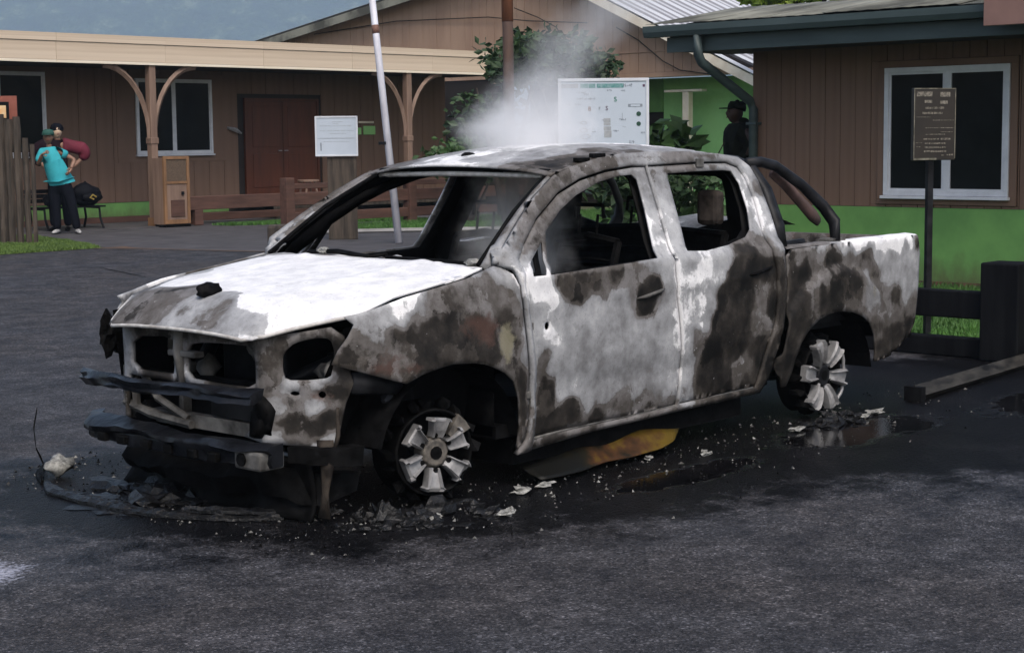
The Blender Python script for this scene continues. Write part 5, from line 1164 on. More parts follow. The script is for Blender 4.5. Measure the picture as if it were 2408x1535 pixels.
# --- wheels: bare alloy rims, tyres gone
def wheel(x, s, steer, seed, rmax, broken):
    w = bpy.data.objects.new('wheel', None); COL.objects.link(w); w.parent = TRUCK; w.location = (x, s*.82, .243)
    w.rotation_euler = (0, 0, steer if s > 0 else steer + math.pi)
    rnd = random.Random(seed)
    # barrel: lathe about the wheel's y axis (outer face at +y)
    prof = [(.215, -.17), (.222, -.165), (.205, -.14), (.19, -.08), (.192, -.02), (.196, .0), (.190, .006), (.182, .0), (.178, -.04), (.176, -.08), (.19, -.15)]
    v, f = [], []; n = 40
    for k in range(n):
        a = 2*math.pi*k/n; j = 1+.02*noise.noise(Vector((k*.7, seed, 0)))
        for r, y in prof: v.append((r*j*math.cos(a), y, r*j*math.sin(a)))
    m_ = len(prof)
    for k in range(n):
        for j in range(m_): A = k*m_; C = ((k+1) % n)*m_; f.append((A+j, A+(j+1) % m_, C+(j+1) % m_, C+j))
    pydata('rim_barrel', v, f, CHAR, w, True)
    B().tube([(0, -.10, 0), (0, -.09, 0)], .18, 24).done('brake_disc', CHAR, w)
    # tyre cords: ragged char ring at the bottom and inner side
    b = B()
    for k in range(16):
        a = 2*math.pi*k/16; rr = .205+rnd.uniform(0, .015); b.blob((rr*math.cos(a), -.06+rnd.uniform(-.03, .03), max(-.225, rr*math.sin(a))), (.03, .06, .03), k+seed, .4, 1)
    b.done('tyre_remains', CHAR, w)
    for k in range(6):
        a = R(90+60*k) + R(7 if s > 0 else 0) + (0 if x > -1 else R(-28))
        r1 = rmax*(1 + (rnd.uniform(-.10, .04) if broken else rnd.uniform(-.02, .02)))
        h0, h1_ = .031, (.054 if x > -1 else .049)
        M = Matrix.Rotation(-a, 4, 'Y') @ Matrix.Identity(4)
        bm = bmesh.new(); secs = []
        for (r, h, dep) in ((.068, h0*.85, .012), (.10, h0, .028), (.15, (h0+h1_)/2, .040), (r1*.92, h1_, .040), (r1, h1_*rnd.uniform(.8, 1.0), .034)):
            jag = rnd.uniform(-.010, .010) if r == r1 and broken else 0
            ring = [(r, dep-.045, -h), (r+jag, dep+.004, -h), (r+jag, dep+.016, -h*.80), (r-.4*jag, dep-.006, -h*.62), (r-.4*jag, dep-.006, h*.62), (r, dep+.016, h*.80), (r, dep+.004, h), (r, dep-.045, h)]
            secs.append([bm.verts.new(M @ Vector(q)) for q in ring])
        for A, C in zip(secs, secs[1:]):
            for j in range(8): bm.faces.new((A[j], A[(j+1) % 8], C[(j+1) % 8], C[j]))
        bm.faces.new(secs[0]); bm.faces.new(secs[-1][::-1])
        bb = B(); bb.bm.free(); bb.bm = bm
        o = bb.done('spoke', ALLOY, w)
    b = B(); b.tube([(0, -.06, 0), (0, .0, 0), (0, .018, 0)], [.072, .070, .058], 12)
    b.done('hub', ALLOY_DULL if x > -1 else CHAR_STEEL, w, bevel=.006)
    for k in range(6):
        a = R(60*k+30); B().tube([(.078*math.cos(a), -.03, .078*math.sin(a)), (.078*math.cos(a), .016, .078*math.sin(a))], .013, 6).done('wheel_nut', CHAR, w)
    B().tube([(0, .012, 0), (0, .021, 0)], .03, 10).done('hub_bore', CHAR, w)
    if not broken:
        B().tube([(.208*math.cos(R(q)), .020+.004*math.sin(q), .208*math.sin(R(q))) for q in range(128, 272, 8)], [.004]+[.011]*16+[.004], 6).done('rim_lip', ALLOY, w, smooth=True)
    if broken:
        A = B(); A.prism([(.10*math.cos(q), .10*math.sin(q)) for q in (R(128), R(140), R(150))] + [(.20*math.cos(q), .20*math.sin(q)) for q in (R(152), R(140), R(126))], 'y', -.01, .02); A.done('rim_fragment', ALLOY_DULL, w)
    return w
wheel(0, 1, R(-15), 1, .166, True); wheel(0, -1, R(-15), 2, .166, True)
wheel(-3.15, 1, 0, 3, .208, False); wheel(-3.15, -1, 0, 4, .208, False)

# --- load bed
B().box(-4.08, -2.68, -.74, .74, .50, .54).done('bed_floor', CHAR_STEEL, TRUCK)
for s in (1, -1):
    B().box(-4.08, -2.68, min(s*.76, s*.80), max(s*.76, s*.80), .541, .985).done('bed_inner_wall', CHAR_STEEL, TRUCK)
    v, f = [], []; col = []
    for i in range(36):
        x = -2.68-1.43*i/35
        for j, (y, z) in enumerate(((.884, .998), (.868, 1.010), (.80, 1.012), (.765, 1.004), (.755, .975))):
            v.append((x, s*y, z+.006*(i/35) + .005*noise.noise(Vector((x*6, j, s))))); col.append(.5+.45*min(1, max(0, (-3.1-x)/.2))+.3*noise.noise(Vector((x*5, j*.7, 3))) - (.25 if j > 3 else 0))
        if i:
            for j in range(4): a = 5*(i-1)+j; f.append((a, a+1, a+6, a+5) if s < 0 else (a, a+5, a+6, a+1))
    o = pydata('bed_rail', v, f, BURNT, TRUCK, True); ca = o.data.color_attributes.new('burn', 'FLOAT_COLOR', 'POINT')
    for i, c in enumerate(col): ca.data[i].color = ((c if s > 0 else c*.5), 0, 0, 1)
panel('tailgate', [(-.80,.46),(.80,.46),(.86,.60),(.86,.95),(.80,1.0),(-.80,1.0),(-.86,.95),(-.86,.60)], [], lambda y, z: (-4.105+.0*y, y, z), lambda y, z: (.4, .3, 0), TRUCK, res=.06, flip=True, thick=.05)
panel('bed_front', [(-.80,.50),(.80,.50),(.80,.97),(-.80,.97)], [], lambda y, z: (-2.69, y, z), lambda y, z: (.55+.4*noise.noise(Vector((y*3, z*5, 2))), 0, 0), TRUCK, res=.05, thick=.02)
boxo('rear_bumper', CHAR, TRUCK, -4.22, -4.12, -.80, .80, .36, .47, .02)
b = B(); b.blob((-3.3, .25, .62), (.4, .3, .10), 21, .4, 3); b.blob((-3.0, -.35, .62), (.25, .2, .12), 22, .4, 3); b.done('bed_debris', CHAR, TRUCK)
b = B(); b.tube([(-2.78, .55, .90), (-3.0, .60, .99), (-3.25, .62, 1.0)], .022, 6); b.tube([(-2.8, -.1, .99), (-3.2, .2, 1.0), (-3.4, .3, .96)], .02, 6); b.done('bent_rail', CHAR_STEEL, TRUCK)
v, f = [], []
for i in range(13):
    for j in range(9):
        x = -2.74-.035*i; y = -.25+.11*j; v.append((x, y, 1.10+.035*noise.noise(Vector((x*5, y*4, 2)))+.05*math.sin(i/12*math.pi)))
for i in range(12):
    for j in range(8): a = i*9+j; f.append((a, a+1, a+10, a+9))
o = pydata('crumpled_bed_cover', v, f, BURNT, TRUCK, True); ca = o.data.color_attributes.new('burn', 'FLOAT_COLOR', 'POINT')
for i, q in enumerate(v): ca.data[i].color = (.62+.5*noise.noise(Vector((q[0]*6, q[1]*5, 1))), 0, 0, 1)

# --- sports bar
sb = bpy.data.objects.new('sports_bar', None); COL.objects.link(sb); sb.parent = TRUCK
arch = [(-2.70,-.83,1.0),(-2.72,-.80,1.12),(-2.745,-.70,1.32),(-2.73,-.61,1.44),(-2.72,-.52,1.478),(-2.71,-.3,1.495),(-2.71,0,1.50)]
B().tube(arch+[(x, -y, z) for x, y, z in arch[:-1]][::-1], .042, 8, flat=(1.05, .75)).done('main_hoop', CHAR_STEEL, sb, smooth=True)
for s in (1, -1):
    b = B(); b.tube([(-2.68, s*.615, 1.468), (-2.80, s*.63, 1.472), (-2.92, s*.645, 1.448), (-3.11, s*.70, 1.335), (-3.25, s*.755, 1.21), (-3.30, s*.80, 1.12), (-3.26, s*.835, 1.0)], [.034, .035, .037, .039, .043, .048, .058], 8, flat=(.55, .85))
    b.done('side_stay', CHAR_STEEL, sb, smooth=True)
    boxo('stay_foot', ASHY_STEEL, sb, -3.34, -3.16, s*.82-.035, s*.82+.035, 1.012, 1.03, .006)
b = B(); b.tube([(-2.95, .60, 1.41), (-3.06, .61, 1.35), (-3.22, .62, 1.235), (-3.34, .63, 1.15), (-3.40, .63, 1.11)], [.03, .036, .036, .042, .03], 6, flat=(.5, 1)); b.done('inner_gusset', mat('rust_pink_steel', (.11, .066, .058), (.05, .034, .03), 8, .8), sb, smooth=True)

# --- heat stained plate under the sill
v, f = [], []
for i in range(22):
    t = i/21
    for j in range(5):
        w = j/4; x = -.62-1.14*t + .16*(w-.5)*t; y = .77+.13*w*(1-.35*t) + .02*math.sin(t*9); hgt = .045+.060*math.sin(min(1, t*1.12)*math.pi*.62)*(1-.55*max(0, t-.75)*4)
        z = .03+hgt*(1-w)**1.3 + .035*max(0, t-.7)*3*w + .010*noise.noise(Vector((t*5, w*3, 1))); v.append((x, y, z))
    if i:
        for j in range(4): a = 5*(i-1)+j; f.append((a, a+5, a+6, a+1))
o = pydata('bent_side_step', v, f, RUSTPLATE, TRUCK, True); sm = o.modifiers.new('t', 'SOLIDIFY'); sm.thickness = .006
B().box(-2.4, -.55, -.7, .78, .10, .22).done('underbody_shade_block', CHAR, TRUCK)  # blocky stand-in for the underside, added to darken the shade under the cab

# ------------------------------------------------------------------ debris round the wreck
def strip(name, label, pts, w, h, mt, seed, cat='debris'):
    """ragged flat strip lying on the ground"""
    P = []
    for a, c in zip(pts, pts[1:]):
        a, c = Vector(a), Vector(c); k = max(1, int((c-a).length/.03)); P += [a.lerp(c, q/k) for q in range(k)]
    P.append(Vector(pts[-1])); v, f = [], []; n = 6
    for i, p in enumerate(P):
        t = (P[min(i+1, len(P)-1)]-P[max(0, i-1)]).normalized(); sd_ = Vector((-t.y, t.x, 0))
        if sd_.length < .1: sd_ = Vector((.7, -.7, 0))
        ww = w*(.7+.6*abs(noise.noise(Vector((i*.21, seed, 0)))))*min(1, .25+min(i, len(P)-1-i)*.15); hh = h*(.7+.8*abs(noise.noise(Vector((i*.3, seed, 4)))))
        for a, z in ((-1, 0), (-.95, .55), (-.2, 1), (.5, .8), (.95, .9), (1, 0)):
            q = p + sd_*ww*a*.5 + Vector((0, 0, hh*z + .006*noise.noise(Vector((i*.8, a*3, seed))))); v.append(tuple(q))
        if i:
            for j in range(n): a = (i-1)*n; f.append((a+j, a+(j+1) % n, a+n+(j+1) % n, a+n+j))
    f.append(tuple(range(n))); f.append(tuple(len(v)-1-j for j in range(n)))
    o = pydata(name, v, f, mt); return tag(o, label, cat)
strip('bumper_strip', 'long curved black bumper strip lying on the asphalt ahead of the wreck', [(.86, -.95, .004), (.95, -.72, .004), (.965, -.46, .004), (.96, -.2, .004), (.925, .05, .004), (.80, .30, .004), (.62, .53, .004)], .075, .028, CHAR_WET, 3)
strip('bumper_fragment', 'shorter black strip overlapping the near end of the long bumper strip', [(.86, .13, .022), (.76, .32, .03), (.64, .46, .026), (.56, .58, .008)], .06, .030, CHAR_WET, 9)
strip('upright_strip', 'thin black strip of trim standing upright at the far end of the bumper strip', [(.62, -1.34, .01), (.66, -1.34, .10), (.655, -1.36, .20), (.62, -1.38, .29)], .035, .02, CHAR, 5)
strip('bumper_end_strip', 'low black curl of trim joining the upright strip to the bumper strip', [(.60, -1.36, .003), (.72, -1.22, .003), (.80, -1.08, .003), (.87, -.96, .003)], .05, .02, CHAR, 7)
strip('grey_flake_strip', 'thin grey strip of burnt trim lying behind the long bumper strip', [(.74, -.18, .01), (.62, -.02, .02), (.55, .05, .025), (.49, .08, .008)], .05, .014, ASHY_STEEL, 15)
b = B(); b.blob((.70, -1.07, .055), (.075, .06, .05), 31, .35, 2); tag(b.done('ash_lump', ASH, None, True), 'pale grey crumpled lump at the far end of the bumper strip', 'debris')
b = B(); b.blob((.575, -.0, 0), (.01, .01, .01)); b.bm.clear()
b.blob((.62, .06, .962), (.062, .038, .034), 42, .18, 3); b.blob((.60, .03, .965), (.03, .02, .014), 43, .2, 2)
hl = b.done('charred_lump', CHAR, None, True); hl.location = (-.02, -.03, .002); tag(hl, 'small black charred lump resting on the white bonnet', 'debris')
def heap(name, label, c, r, n, seed, mt=CHAR_WET, zs=.06):
    rnd = random.Random(seed); b = B()
    for i in range(n):
        a = rnd.random()*6.28; q = rnd.random()**.6; s = rnd.uniform(.25, 1)
        b.blob((c[0]+math.cos(a)*r[0]*q, c[1]+math.sin(a)*r[1]*q, zs*.3*(1-q)), (.10*s*r[0]*2, .10*s*r[1]*2, zs*(1.1-q)*s), seed*7+i, .7, 2)
    o = b.done(name, mt); return tag(stuff(o) if False else o, label, 'debris')
heap('char_heap', 'ragged black heap of char on the asphalt in front of the front wheel', (.36, .88), (.22, .17), 26, 3, zs=.07)
heap('tyre_char', 'mound of black tyre char under the front alloy wheel', (.08, .98), (.34, .22), 30, 5, zs=.055)
heap('tyre_char', 'low mound of black tyre char under the rear alloy wheel', (-3.1, .98), (.36, .20), 26, 8, zs=.045)
heap('char_heap', 'broad black heap of char beneath the lower bumper beam', (.62, -.35), (.38, .62), 46, 11, zs=.06)
for i, (x, y, sx, sy, lab) in enumerate(((.14, .985, .05, .03, 'white ash flake nearest the front alloy wheel'), (.22, 1.03, .06, .025, 'largest white ash flake in front of the front wheel'), (-.05, 1.20, .05, .025, 'white ash flake right of the front wheel'), (-.12, 1.17, .03, .02, 'small white ash flake right of the front wheel, farther one'), (.42, .62, .05, .03, 'dull grey ash lump left of the front wheel'), (-1.75, 1.02, .06, .02, 'white ash flake on the wet asphalt below the rear door'), (-1.45, .88, .03, .02, 'pale flake under the tip of the bent yellow plate'), (-2.65, .98, .08, .03, 'pale twisted flake just ahead of the rear alloy wheel'), (-3.42, 1.0, .10, .05, 'pale greenish ash lump behind the rear alloy wheel'), (-3.25, 1.05, .05, .03, 'white ash flake directly below the rear alloy wheel'), (-.62, .92, .07, .015, 'thin pale strip on the ground behind the front wheel'), (-.45, .93, .08, .03, 'curved pale shard on the ground behind the front wheel'))):
    b = B(); b.blob((0, 0, .010), (sx*.72, sy*.8, .010), 60+i, .9, 2); o = b.done('ash_flake', ASH if i not in (4,) else ASHY_STEEL); o.location = (x, y, .004); tag(o, lab, 'debris', 'ash flakes on the ground')
rnd = random.Random(77); b = B(); bm = b.bm
for i in range(2600):
    if i < 1500: x, y = rnd.gauss(-.9, 1.9), .55+abs(rnd.gauss(.25, .38))
    else: a = rnd.random()*6.28; q = rnd.random()**.5*1.25; x, y = .35+math.cos(a)*q*.75, -.25+math.sin(a)*q
    if x > 1.0 or y > 2.3 or x < -5: continue
    s = rnd.choice((.004, .006, .008, .013)); z = .004
    p = [bm.verts.new((x+rnd.uniform(-s, s), y+rnd.uniform(-s, s), z)) for _ in range(3)]; q = bm.verts.new((x, y, z+s*.9))
    for f in ((0, 1), (1, 2), (2, 0)): bm.faces.new((p[f[0]], p[f[1]], q))
me = bpy.data.meshes.new('ash_litter'); bm.to_mesh(me); o = link('ash_litter', me); me.materials.append(ASH); me.materials.append(CHAR); me.materials.append(ASHY_STEEL)
for i, p in enumerate(me.polygons): p.material_index = (1, 1, 2, 1, 1, 2, 0)[(i//3) % 7]
stuff(o); o['label'] = 'fine ash and char litter scattered round the wreck'

# ------------------------------------------------------------------ people
def skin(name, mt, parent, J, E, root, sub=2):
    """continuous skinned body: J name -> (x,y,z,r) or (x,y,z,rx,ry)"""
    ks = list(J); me = bpy.data.meshes.new(name); me.from_pydata([J[k][:3] for k in ks], [(ks.index(a), ks.index(b_)) for a, b_ in E], [])
    o = link(name, me, parent, mt)
    md = o.modifiers.new('skin', 'SKIN'); md.use_smooth_shade = True
    sv = me.skin_vertices[0].data
    for i, k in enumerate(ks):
        q = J[k]; sv[i].radius = (q[3], q[4] if len(q) > 4 else q[3]); sv[i].use_root = (k == root)
    s = o.modifiers.new('subdivision', 'SUBSURF'); s.levels = sub; s.render_levels = sub
    return o
def chain(*n): return list(zip(n, n[1:]))
def head(parent, c, mt, turn, hairmt=None, r=.105):
    """head with brow, nose, lips, chin and ears; turn = facing direction angle (local -y is the viewer)"""
    bm = bmesh.new(); bmesh.ops.create_uvsphere(bm, u_segments=20, v_segments=14, radius=1)
    for v in bm.verts:
        x, y, z = v.co
        q = Vector((x*.76, y*.92, z*1.18))
        if z < -.2: q.x *= 1-.28*(-z-.2); q.y *= 1-.12*(-z-.2)
        if y < 0:
            q.y -= .22*math.exp(-(x/.14)**2-((z+.08)/.16)**2)              # nose
            q.y += .07*(math.exp(-((abs(x)-.34)/.14)**2-((z-.10)/.10)**2))  # eye sockets
            q.y -= .06*math.exp(-(x/.25)**2-((z+.42)/.07)**2) + .07*math.exp(-(x/.22)**2-((z+.80)/.14)**2)
        q.x += math.copysign(.10*math.exp(-((abs(x)-1)/.15)**2-((z+.02)/.18)**2-((y-.05)/.2)**2), x)  # ears
        v.co = q*r
    me = bpy.data.meshes.new('head'); bm.to_mesh(me); bm.free()
    o = link('head', me, parent, mt, True); o.location = c; o.rotation_euler = (0, 0, turn)
    for s in (-1, 1):
        e = B().blob((s*.034, -.083, .012), (.012, .008, .007), 1, 0, 1).done('eye', CHAR, o)
    m2 = B().tube([(-.022, -.096, -.052), (0, -.101, -.05), (.022, -.096, -.052)], .006, 6).done('mouth', MAROON, o)
    return o
def hand(parent, c, d, up, mt, s=1):
    """palm, four curled fingers and a thumb; d = pointing direction, up = back of the hand"""
    d = Vector(d).normalized(); up = Vector(up).normalized(); sd_ = d.cross(up).normalized(); c = Vector(c)
    b = B(); b.tube([c-d*.02, c+d*.035, c+d*.085], [.026, .036, .034], 8, flat=(1, .62) )
    for i, L_ in enumerate((.06, .07, .066, .05)):
        p = c + d*.078 + sd_*(.027-.018*i); b.tube([p, p+d*L_*.5-up*.006, p+d*L_*.85-up*.028], [.0095, .0088, .007], 6)
    p = c + d*.015 + sd_*.030; b.tube([p, p+d*.03+sd_*.024-up*.008, p+d*.06+sd_*.022-up*.018], [.012, .011, .008], 6)
    return b.done('hand', mt, parent, smooth=True)
def shoe(parent, x, y, z, turn, mt):
    b = B(); b.tube([(0, .07, .045), (0, .0, .05), (0, -.10, .036), (0, -.17, .026)], [.040, .048, .045, .028], 8, flat=(1, .8)); o = b.done('shoe', mt, parent, smooth=True)
    o.location = (x, y, z); o.rotation_euler = (0, 0, turn)
    B().tube([(0, .08, .008), (0, -.08, .008), (0, -.18, .010)], [.042, .048, .03], 8, flat=(1, .18)).done('sole', CHAR, o)
    return o
RZV = math.atan2(.7361, -.6767)    # local +x = right in the view, local -y = towards the camera
# person in the turquoise shirt
p1 = thing('person', 'person in a turquoise shirt, green cap and dark trousers, one hand raised to the chest', 'person', (-12.08, -20.83, .0), RZV)
body = {'hip': (-.06,0,.90,.10,.09), 'belly': (-.10,-.0,1.08,.09,.08), 'chest': (-.20,.02,1.38,.09,.07), 'neckb': (-.235,.01,1.53,.05), 'neck': (-.24,-.01,1.63,.052),
        'sl': (-.37,.01,1.49,.045), 'el': (-.43,-.06,1.25,.042), 'wl': (-.305,-.24,1.43,.034),
        'sr': (-.09,.01,1.49,.045), 'er': (.20,.06,1.33,.045), 'wr': (.16,-.06,1.17,.034),
        'hl': (-.16,0,.80,.075), 'kl': (-.15,-.02,.48,.06), 'al': (-.15,.02,.10,.045), 'hr': (.05,0,.80,.075), 'kr': (.14,-.03,.48,.06), 'ar': (.22,.02,.10,.045)}
BE = chain('hip', 'belly', 'chest', 'neckb', 'neck')+chain('chest', 'sl', 'el', 'wl')+chain('chest', 'sr', 'er', 'wr')+chain('hip', 'hl', 'kl', 'al')+chain('hip', 'hr', 'kr', 'ar')
skin('body', SKIN, p1, body, BE, 'hip')
skin('shirt', SHIRT, p1, {'hem': (-.085,0,.985,.225,.19), 'b': (-.10,-.02,1.10,.215,.185), 'c': (-.20,0,1.38,.195,.15), 'n': (-.235,0,1.55,.095), 'sl': (-.385,0,1.49,.095), 'el': (-.425,-.05,1.28,.075), 'sr': (-.075,0,1.49,.095), 'er': (.09,.03,1.40,.085)}, chain('hem', 'b', 'c', 'n')+chain('c', 'sl', 'el')+chain('c', 'sr', 'er'), 'b')
skin('trousers', TROUSER, p1, {'w': (-.08,0,.98,.19,.16), 'h': (-.06,0,.90,.19,.165), 'hl': (-.165,0,.80,.125), 'kl': (-.155,-.02,.48,.095), 'al': (-.15,.02,.07,.078), 'hr': (.06,0,.80,.125), 'kr': (.145,-.03,.48,.095), 'ar': (.215,.02,.07,.078)}, chain('w', 'h')+chain('h', 'hl', 'kl', 'al')+chain('h', 'hr', 'kr', 'ar'), 'h')
head(p1, (-.245, -.02, 1.735), SKIN, R(14))
c = B(); c.tube([(-.245, -.005, 1.775), (-.245, 0, 1.82), (-.245, .0, 1.865), (-.245, 0, 1.885)], [.108, .108, .09, .045], 14); c.done('cap', CAPGREEN, p1, smooth=True)
B().prism([(-.34, -.05), (-.15, -.05), (-.165, -.17), (-.24, -.20), (-.32, -.17)], 'z', 1.782, 1.795).done('cap_brim', CAPGREEN, p1, bevel=.004)
hand(p1, (-.30, -.25, 1.435), (.75, -.1, .35), (0, -1, .2), SKIN); hand(p1, (.155, -.075, 1.16), (-.3, -.5, -.6), (.9, -.2, 0), SKIN)
shoe(p1, -.15, .0, .0, R(-12), SHOE); shoe(p1, .225, .0, .0, R(25), SHOE)
# taller person behind, maroon jacket, hands on hips
p2 = thing('person', 'person in a maroon and plum jacket and black beanie standing behind the turquoise shirt', 'person', (-12.45, -21.55, .012), RZV)
K = 1.10
def sc(J): return {k: tuple(x*K for x in q) for k, q in J.items()}
DX = .03
body2 = {'hip': (0,0,.93,.09,.08), 'belly': (0,0,1.1,.08,.07), 'chest': (0,0,1.38,.09,.07), 'neckb': (0,0,1.52,.05), 'neck': (0,-.01,1.60,.05), 'sl': (-.19,0,1.48,.06), 'el': (-.42,.06,1.28,.045), 'wl': (-.20,-.03,1.06,.034), 'sr': (.19,0,1.48,.06), 'er': (.46,.06,1.28,.045), 'wr': (.24,-.06,1.06,.034),
         'hl': (-.10,0,.82,.07), 'kl': (-.11,-.02,.49,.055), 'al': (-.12,.02,.10,.045), 'hr': (.10,0,.82,.07), 'kr': (.11,-.02,.49,.055), 'ar': (.12,.02,.10,.045)}
skin('body', SKIN, p2, sc(body2), BE, 'hip')
skin('jacket', DARKCLOTH, p2, sc({'hem': (0,0,.95,.17,.14), 'b': (0,0,1.12,.17,.14), 'c': (0,0,1.38,.19,.15), 'n': (0,0,1.53,.09), 'sl': (-.22,0,1.46,.11), 'ml': (-.36,.03,1.38,.13), 'el': (-.44,.06,1.26,.11), 'wl': (-.27,.0,1.12,.07)}), chain('hem', 'b', 'c', 'n')+chain('c', 'sl', 'ml', 'el', 'wl'), 'b')
skin('jacket_sleeve', MAROON, p2, sc({'c': (.12,0,1.44,.10), 'sr': (.24,0,1.44,.12), 'mr': (.38,.02,1.38,.145), 'er': (.46,.05,1.29,.125), 'wr': (.40,-.01,1.17,.075)}), chain('c', 'sr', 'mr', 'er', 'wr'), 'sr')
skin('trousers', TROUSER, p2, sc({'h': (0,0,.93,.15,.13), 'hl': (-.10,0,.82,.11), 'kl': (-.11,-.02,.49,.085), 'al': (-.12,.02,.07,.07), 'hr': (.10,0,.82,.11), 'kr': (.11,-.02,.49,.085), 'ar': (.12,.02,.07,.07)}), chain('h', 'hl', 'kl', 'al')+chain('h', 'hr', 'kr', 'ar'), 'h')
head(p2, (.0, -.02, 1.84), SKIN_PALE, R(24), r=.115)
c = B(); c.tube([(-.006, .01, 1.865), (-.004, -.01, 1.90), (-.002, -.015, 1.95), (0, -.015, 1.99)], [.118, .122, .105, .05], 14); c.done('beanie', TROUSER, p2, smooth=True)
hand(p2, (-.20*K, -.045, 1.05*K), (.3, -.5, -.5), (-.9, -.2, 0), SKIN); hand(p2, (.24*K, -.08, 1.05*K), (-.3, -.5, -.5), (.9, -.2, 0), SKIN)
shoe(p2, -.13, 0, 0, R(-8), CHAR); shoe(p2, .13, 0, 0, R(8), CHAR)
# dark figure by the downspout, seen in profile facing left
p3 = thing('person', 'person in dark clothes and a peaked cap facing left in front of the mint wall', 'person', (-11.80, -5.86, .25), RZV - R(78))
skin('body', SKIN_DARK, p3, {k: q for k, q in body2.items()}, BE, 'hip')
skin('jacket', CAMO, p3, {'hem': (0,0,.88,.18,.16), 'b': (0,.01,1.12,.18,.17), 'c': (0,.02,1.38,.20,.17), 'n': (0,.0,1.53,.10), 'sl': (-.22,0,1.44,.10), 'el': (-.36,.05,1.22,.085), 'wl': (-.22,-.05,1.07,.06), 'sr': (.22,0,1.44,.10), 'er': (.36,.05,1.22,.085), 'wr': (.24,-.06,1.07,.06)}, chain('hem', 'b', 'c', 'n')+chain('c', 'sl', 'el', 'wl')+chain('c', 'sr', 'er', 'wr'), 'b')
skin('trousers', TROUSER, p3, {'h': (0,0,.93,.15,.13), 'hl': (-.10,0,.82,.11), 'kl': (-.11,-.02,.49,.085), 'al': (-.12,.02,.07,.07), 'hr': (.10,0,.82,.11), 'kr': (.11,-.02,.49,.085), 'ar': (.12,.02,.07,.07)}, chain('h', 'hl', 'kl', 'al')+chain('h', 'hr', 'kr', 'ar'), 'h')
head(p3, (0, -.03, 1.65), SKIN_DARK, 0, r=.108)
c = B(); c.tube([(0, -.01, 1.69), (0, 0, 1.73), (0, .01, 1.775), (0, .01, 1.79)], [.112, .112, .095, .05], 14); c.blob((0, .0, 1.79), (.03, .03, .02), 1, .1, 1); c.done('cap', CAMO, p3, smooth=True)
B().prism([(-.08, -.08), (.08, -.08), (.06, -.21), (0, -.23), (-.06, -.21)], 'z', 1.70, 1.713).done('cap_brim', CAMO, p3, bevel=.004)
skin('hood', CAMO, p3, {'a': (-.09,.06,1.52,.06), 'b': (0,.10,1.56,.08), 'c': (.09,.06,1.52,.06)}, chain('a', 'b', 'c'), 'b')
hand(p3, (-.21, -.06, 1.06), (0, -.5, -.6), (-1, 0, 0), SKIN_DARK); hand(p3, (.23, -.07, 1.06), (0, -.5, -.6), (1, 0, 0), SKIN_DARK)
shoe(p3, -.12, 0, 0, 0, CHAR); shoe(p3, .12, 0, 0, 0, CHAR)

# ------------------------------------------------------------------ smoke rising from the cab
SM = [(0.95, -1.14, 0.245, 0.24), (1.3, -1.34, 0.145, 0.2), (1.5, -1.54, 0.025, 0.221), (1.66, -1.66, -0.095, 0.297), (1.82, -1.8, -0.155, 0.254), (2.0, -1.96, -0.175, 0.201), (2.2, -2.1, -0.075, 0.212), (2.42, -2.28, 0.095, 0.232), (2.64, -2.46, 0.295, 0.212)]
b = B(); b.tube([(x, y, z) for z, x, y, r in SM], [r*1.75 for *_, r in SM], 20)
smo = stuff(b.done('smoke', None)); smo['label'] = 'grey white smoke rising from the cab roof'
mt = bpy.data.materials.new('smoke'); mt.use_nodes = True; nt = mt.node_tree; nt.nodes.remove(nt.nodes['Principled BSDF'])
out = nt.nodes['Material Output']; pv = nt.nodes.new('ShaderNodeVolumePrincipled'); nt.links.new(pv.outputs[0], out.inputs['Volume'])
pv.inputs['Color'].default_value = (.95, .955, .965, 1); pv.inputs['Anisotropy'].default_value = .1
tc = N(nt, 'ShaderNodeTexCoord'); sx = N(nt, 'ShaderNodeSeparateXYZ'); nt.links.new(tc.outputs['Object'], sx.inputs[0])
z0, z1 = SM[0][0], SM[-1][0]
tt = N(nt, 'ShaderNodeMapRange', clamp=True); nt.links.new(sx.outputs[2], tt.inputs[0]); tt.inputs[1].default_value = z0; tt.inputs[2].default_value = z1
cr = ramp(nt, [((z-z0)/(z1-z0), ((x+4)/4, (y+1)/2, r)) for z, x, y, r in SM], tt.outputs[0]); sp = N(nt, 'ShaderNodeSeparateColor'); nt.links.new(cr.outputs[0], sp.inputs[0])
dr = ramp(nt, [(0, (.50,)*3), (.18, (.50,)*3), (.33, (.85,)*3), (.43, (1,)*3), (.52, (.50,)*3), (.62, (.28,)*3), (.76, (.24,)*3), (.90, (.12,)*3), (1, (0,)*3)], tt.outputs[0])
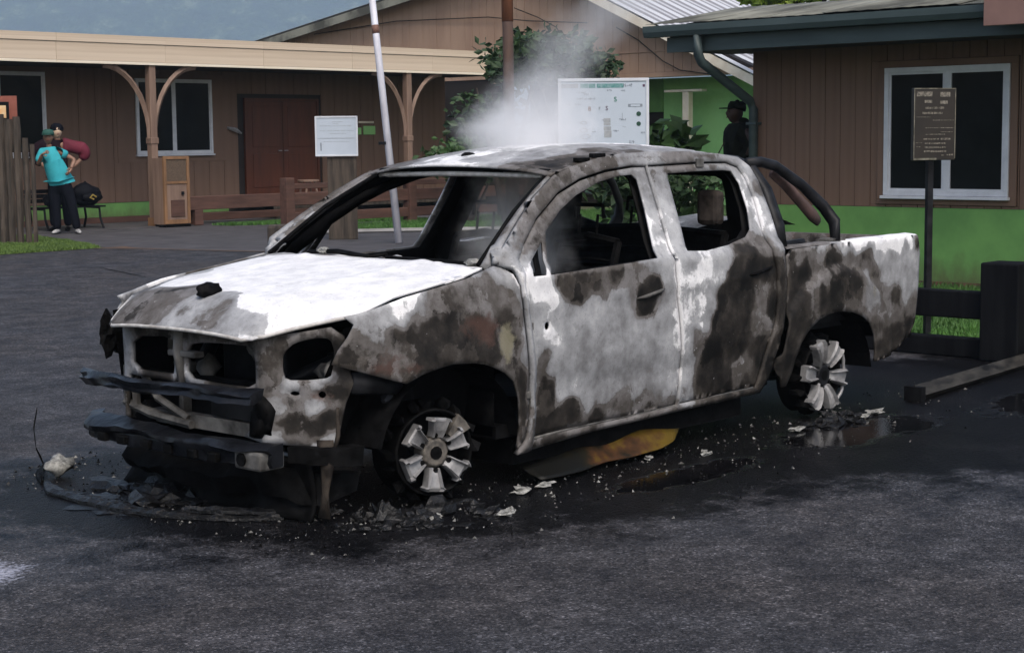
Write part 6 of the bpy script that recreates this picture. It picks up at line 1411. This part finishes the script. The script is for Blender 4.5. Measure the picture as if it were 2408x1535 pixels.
nz = tex(nt, 3.4, 5, .6); nz2 = tex(nt, 9, 3, .6)
cx = math_(nt, 'SUBTRACT', math_(nt, 'MULTIPLY', sp.outputs[0], 4.0), 4.0); cy = math_(nt, 'SUBTRACT', math_(nt, 'MULTIPLY', sp.outputs[1], 2.0), 1.0)
wob = math_(nt, 'MULTIPLY', math_(nt, 'SUBTRACT', nz.outputs[0], .5), .35)
dx = math_(nt, 'ADD', math_(nt, 'SUBTRACT', sx.outputs[0], cx), wob); dy = math_(nt, 'ADD', math_(nt, 'SUBTRACT', sx.outputs[1], cy), wob)
d = math_(nt, 'DIVIDE', math_(nt, 'SQRT', math_(nt, 'ADD', math_(nt, 'MULTIPLY', dx, dx), math_(nt, 'MULTIPLY', dy, dy))), sp.outputs[2])
d = math_(nt, 'ADD', d, math_(nt, 'MULTIPLY', math_(nt, 'SUBTRACT', nz2.outputs[0], .5), 1.7))
fl = N(nt, 'ShaderNodeMapRange', interpolation_type='SMOOTHSTEP', clamp=True); nt.links.new(d, fl.inputs[0])
for i, q in ((1, 1.55), (2, .1), (3, 0), (4, 1)): fl.inputs[i].default_value = q
den = math_(nt, 'MULTIPLY', math_(nt, 'MULTIPLY', fl.outputs[0], dr.outputs[0]), 7.2)
nt.links.new(den, pv.inputs['Density']); mt.cycles.volume_step_rate = .5 if hasattr(mt, 'cycles') and hasattr(mt.cycles, 'volume_step_rate') else 1
smo.data.materials.append(mt)

# ------------------------------------------------------------------ air: pale haze out to the hill
b = B().box(-3900, 60, -3900, 60, -1.2, 560)
hz = b.done('haze', None); stuff(hz); hz['label'] = 'pale haze between the buildings and the far hill'
mt = bpy.data.materials.new('haze'); mt.use_nodes = True; nt = mt.node_tree; nt.nodes.remove(nt.nodes['Principled BSDF'])
pv = nt.nodes.new('ShaderNodeVolumePrincipled'); nt.links.new(pv.outputs[0], nt.nodes['Material Output'].inputs['Volume'])
pv.inputs['Color'].default_value = (.62, .79, .98, 1); pv.inputs['Density'].default_value = .00034
hz.data.materials.append(mt)
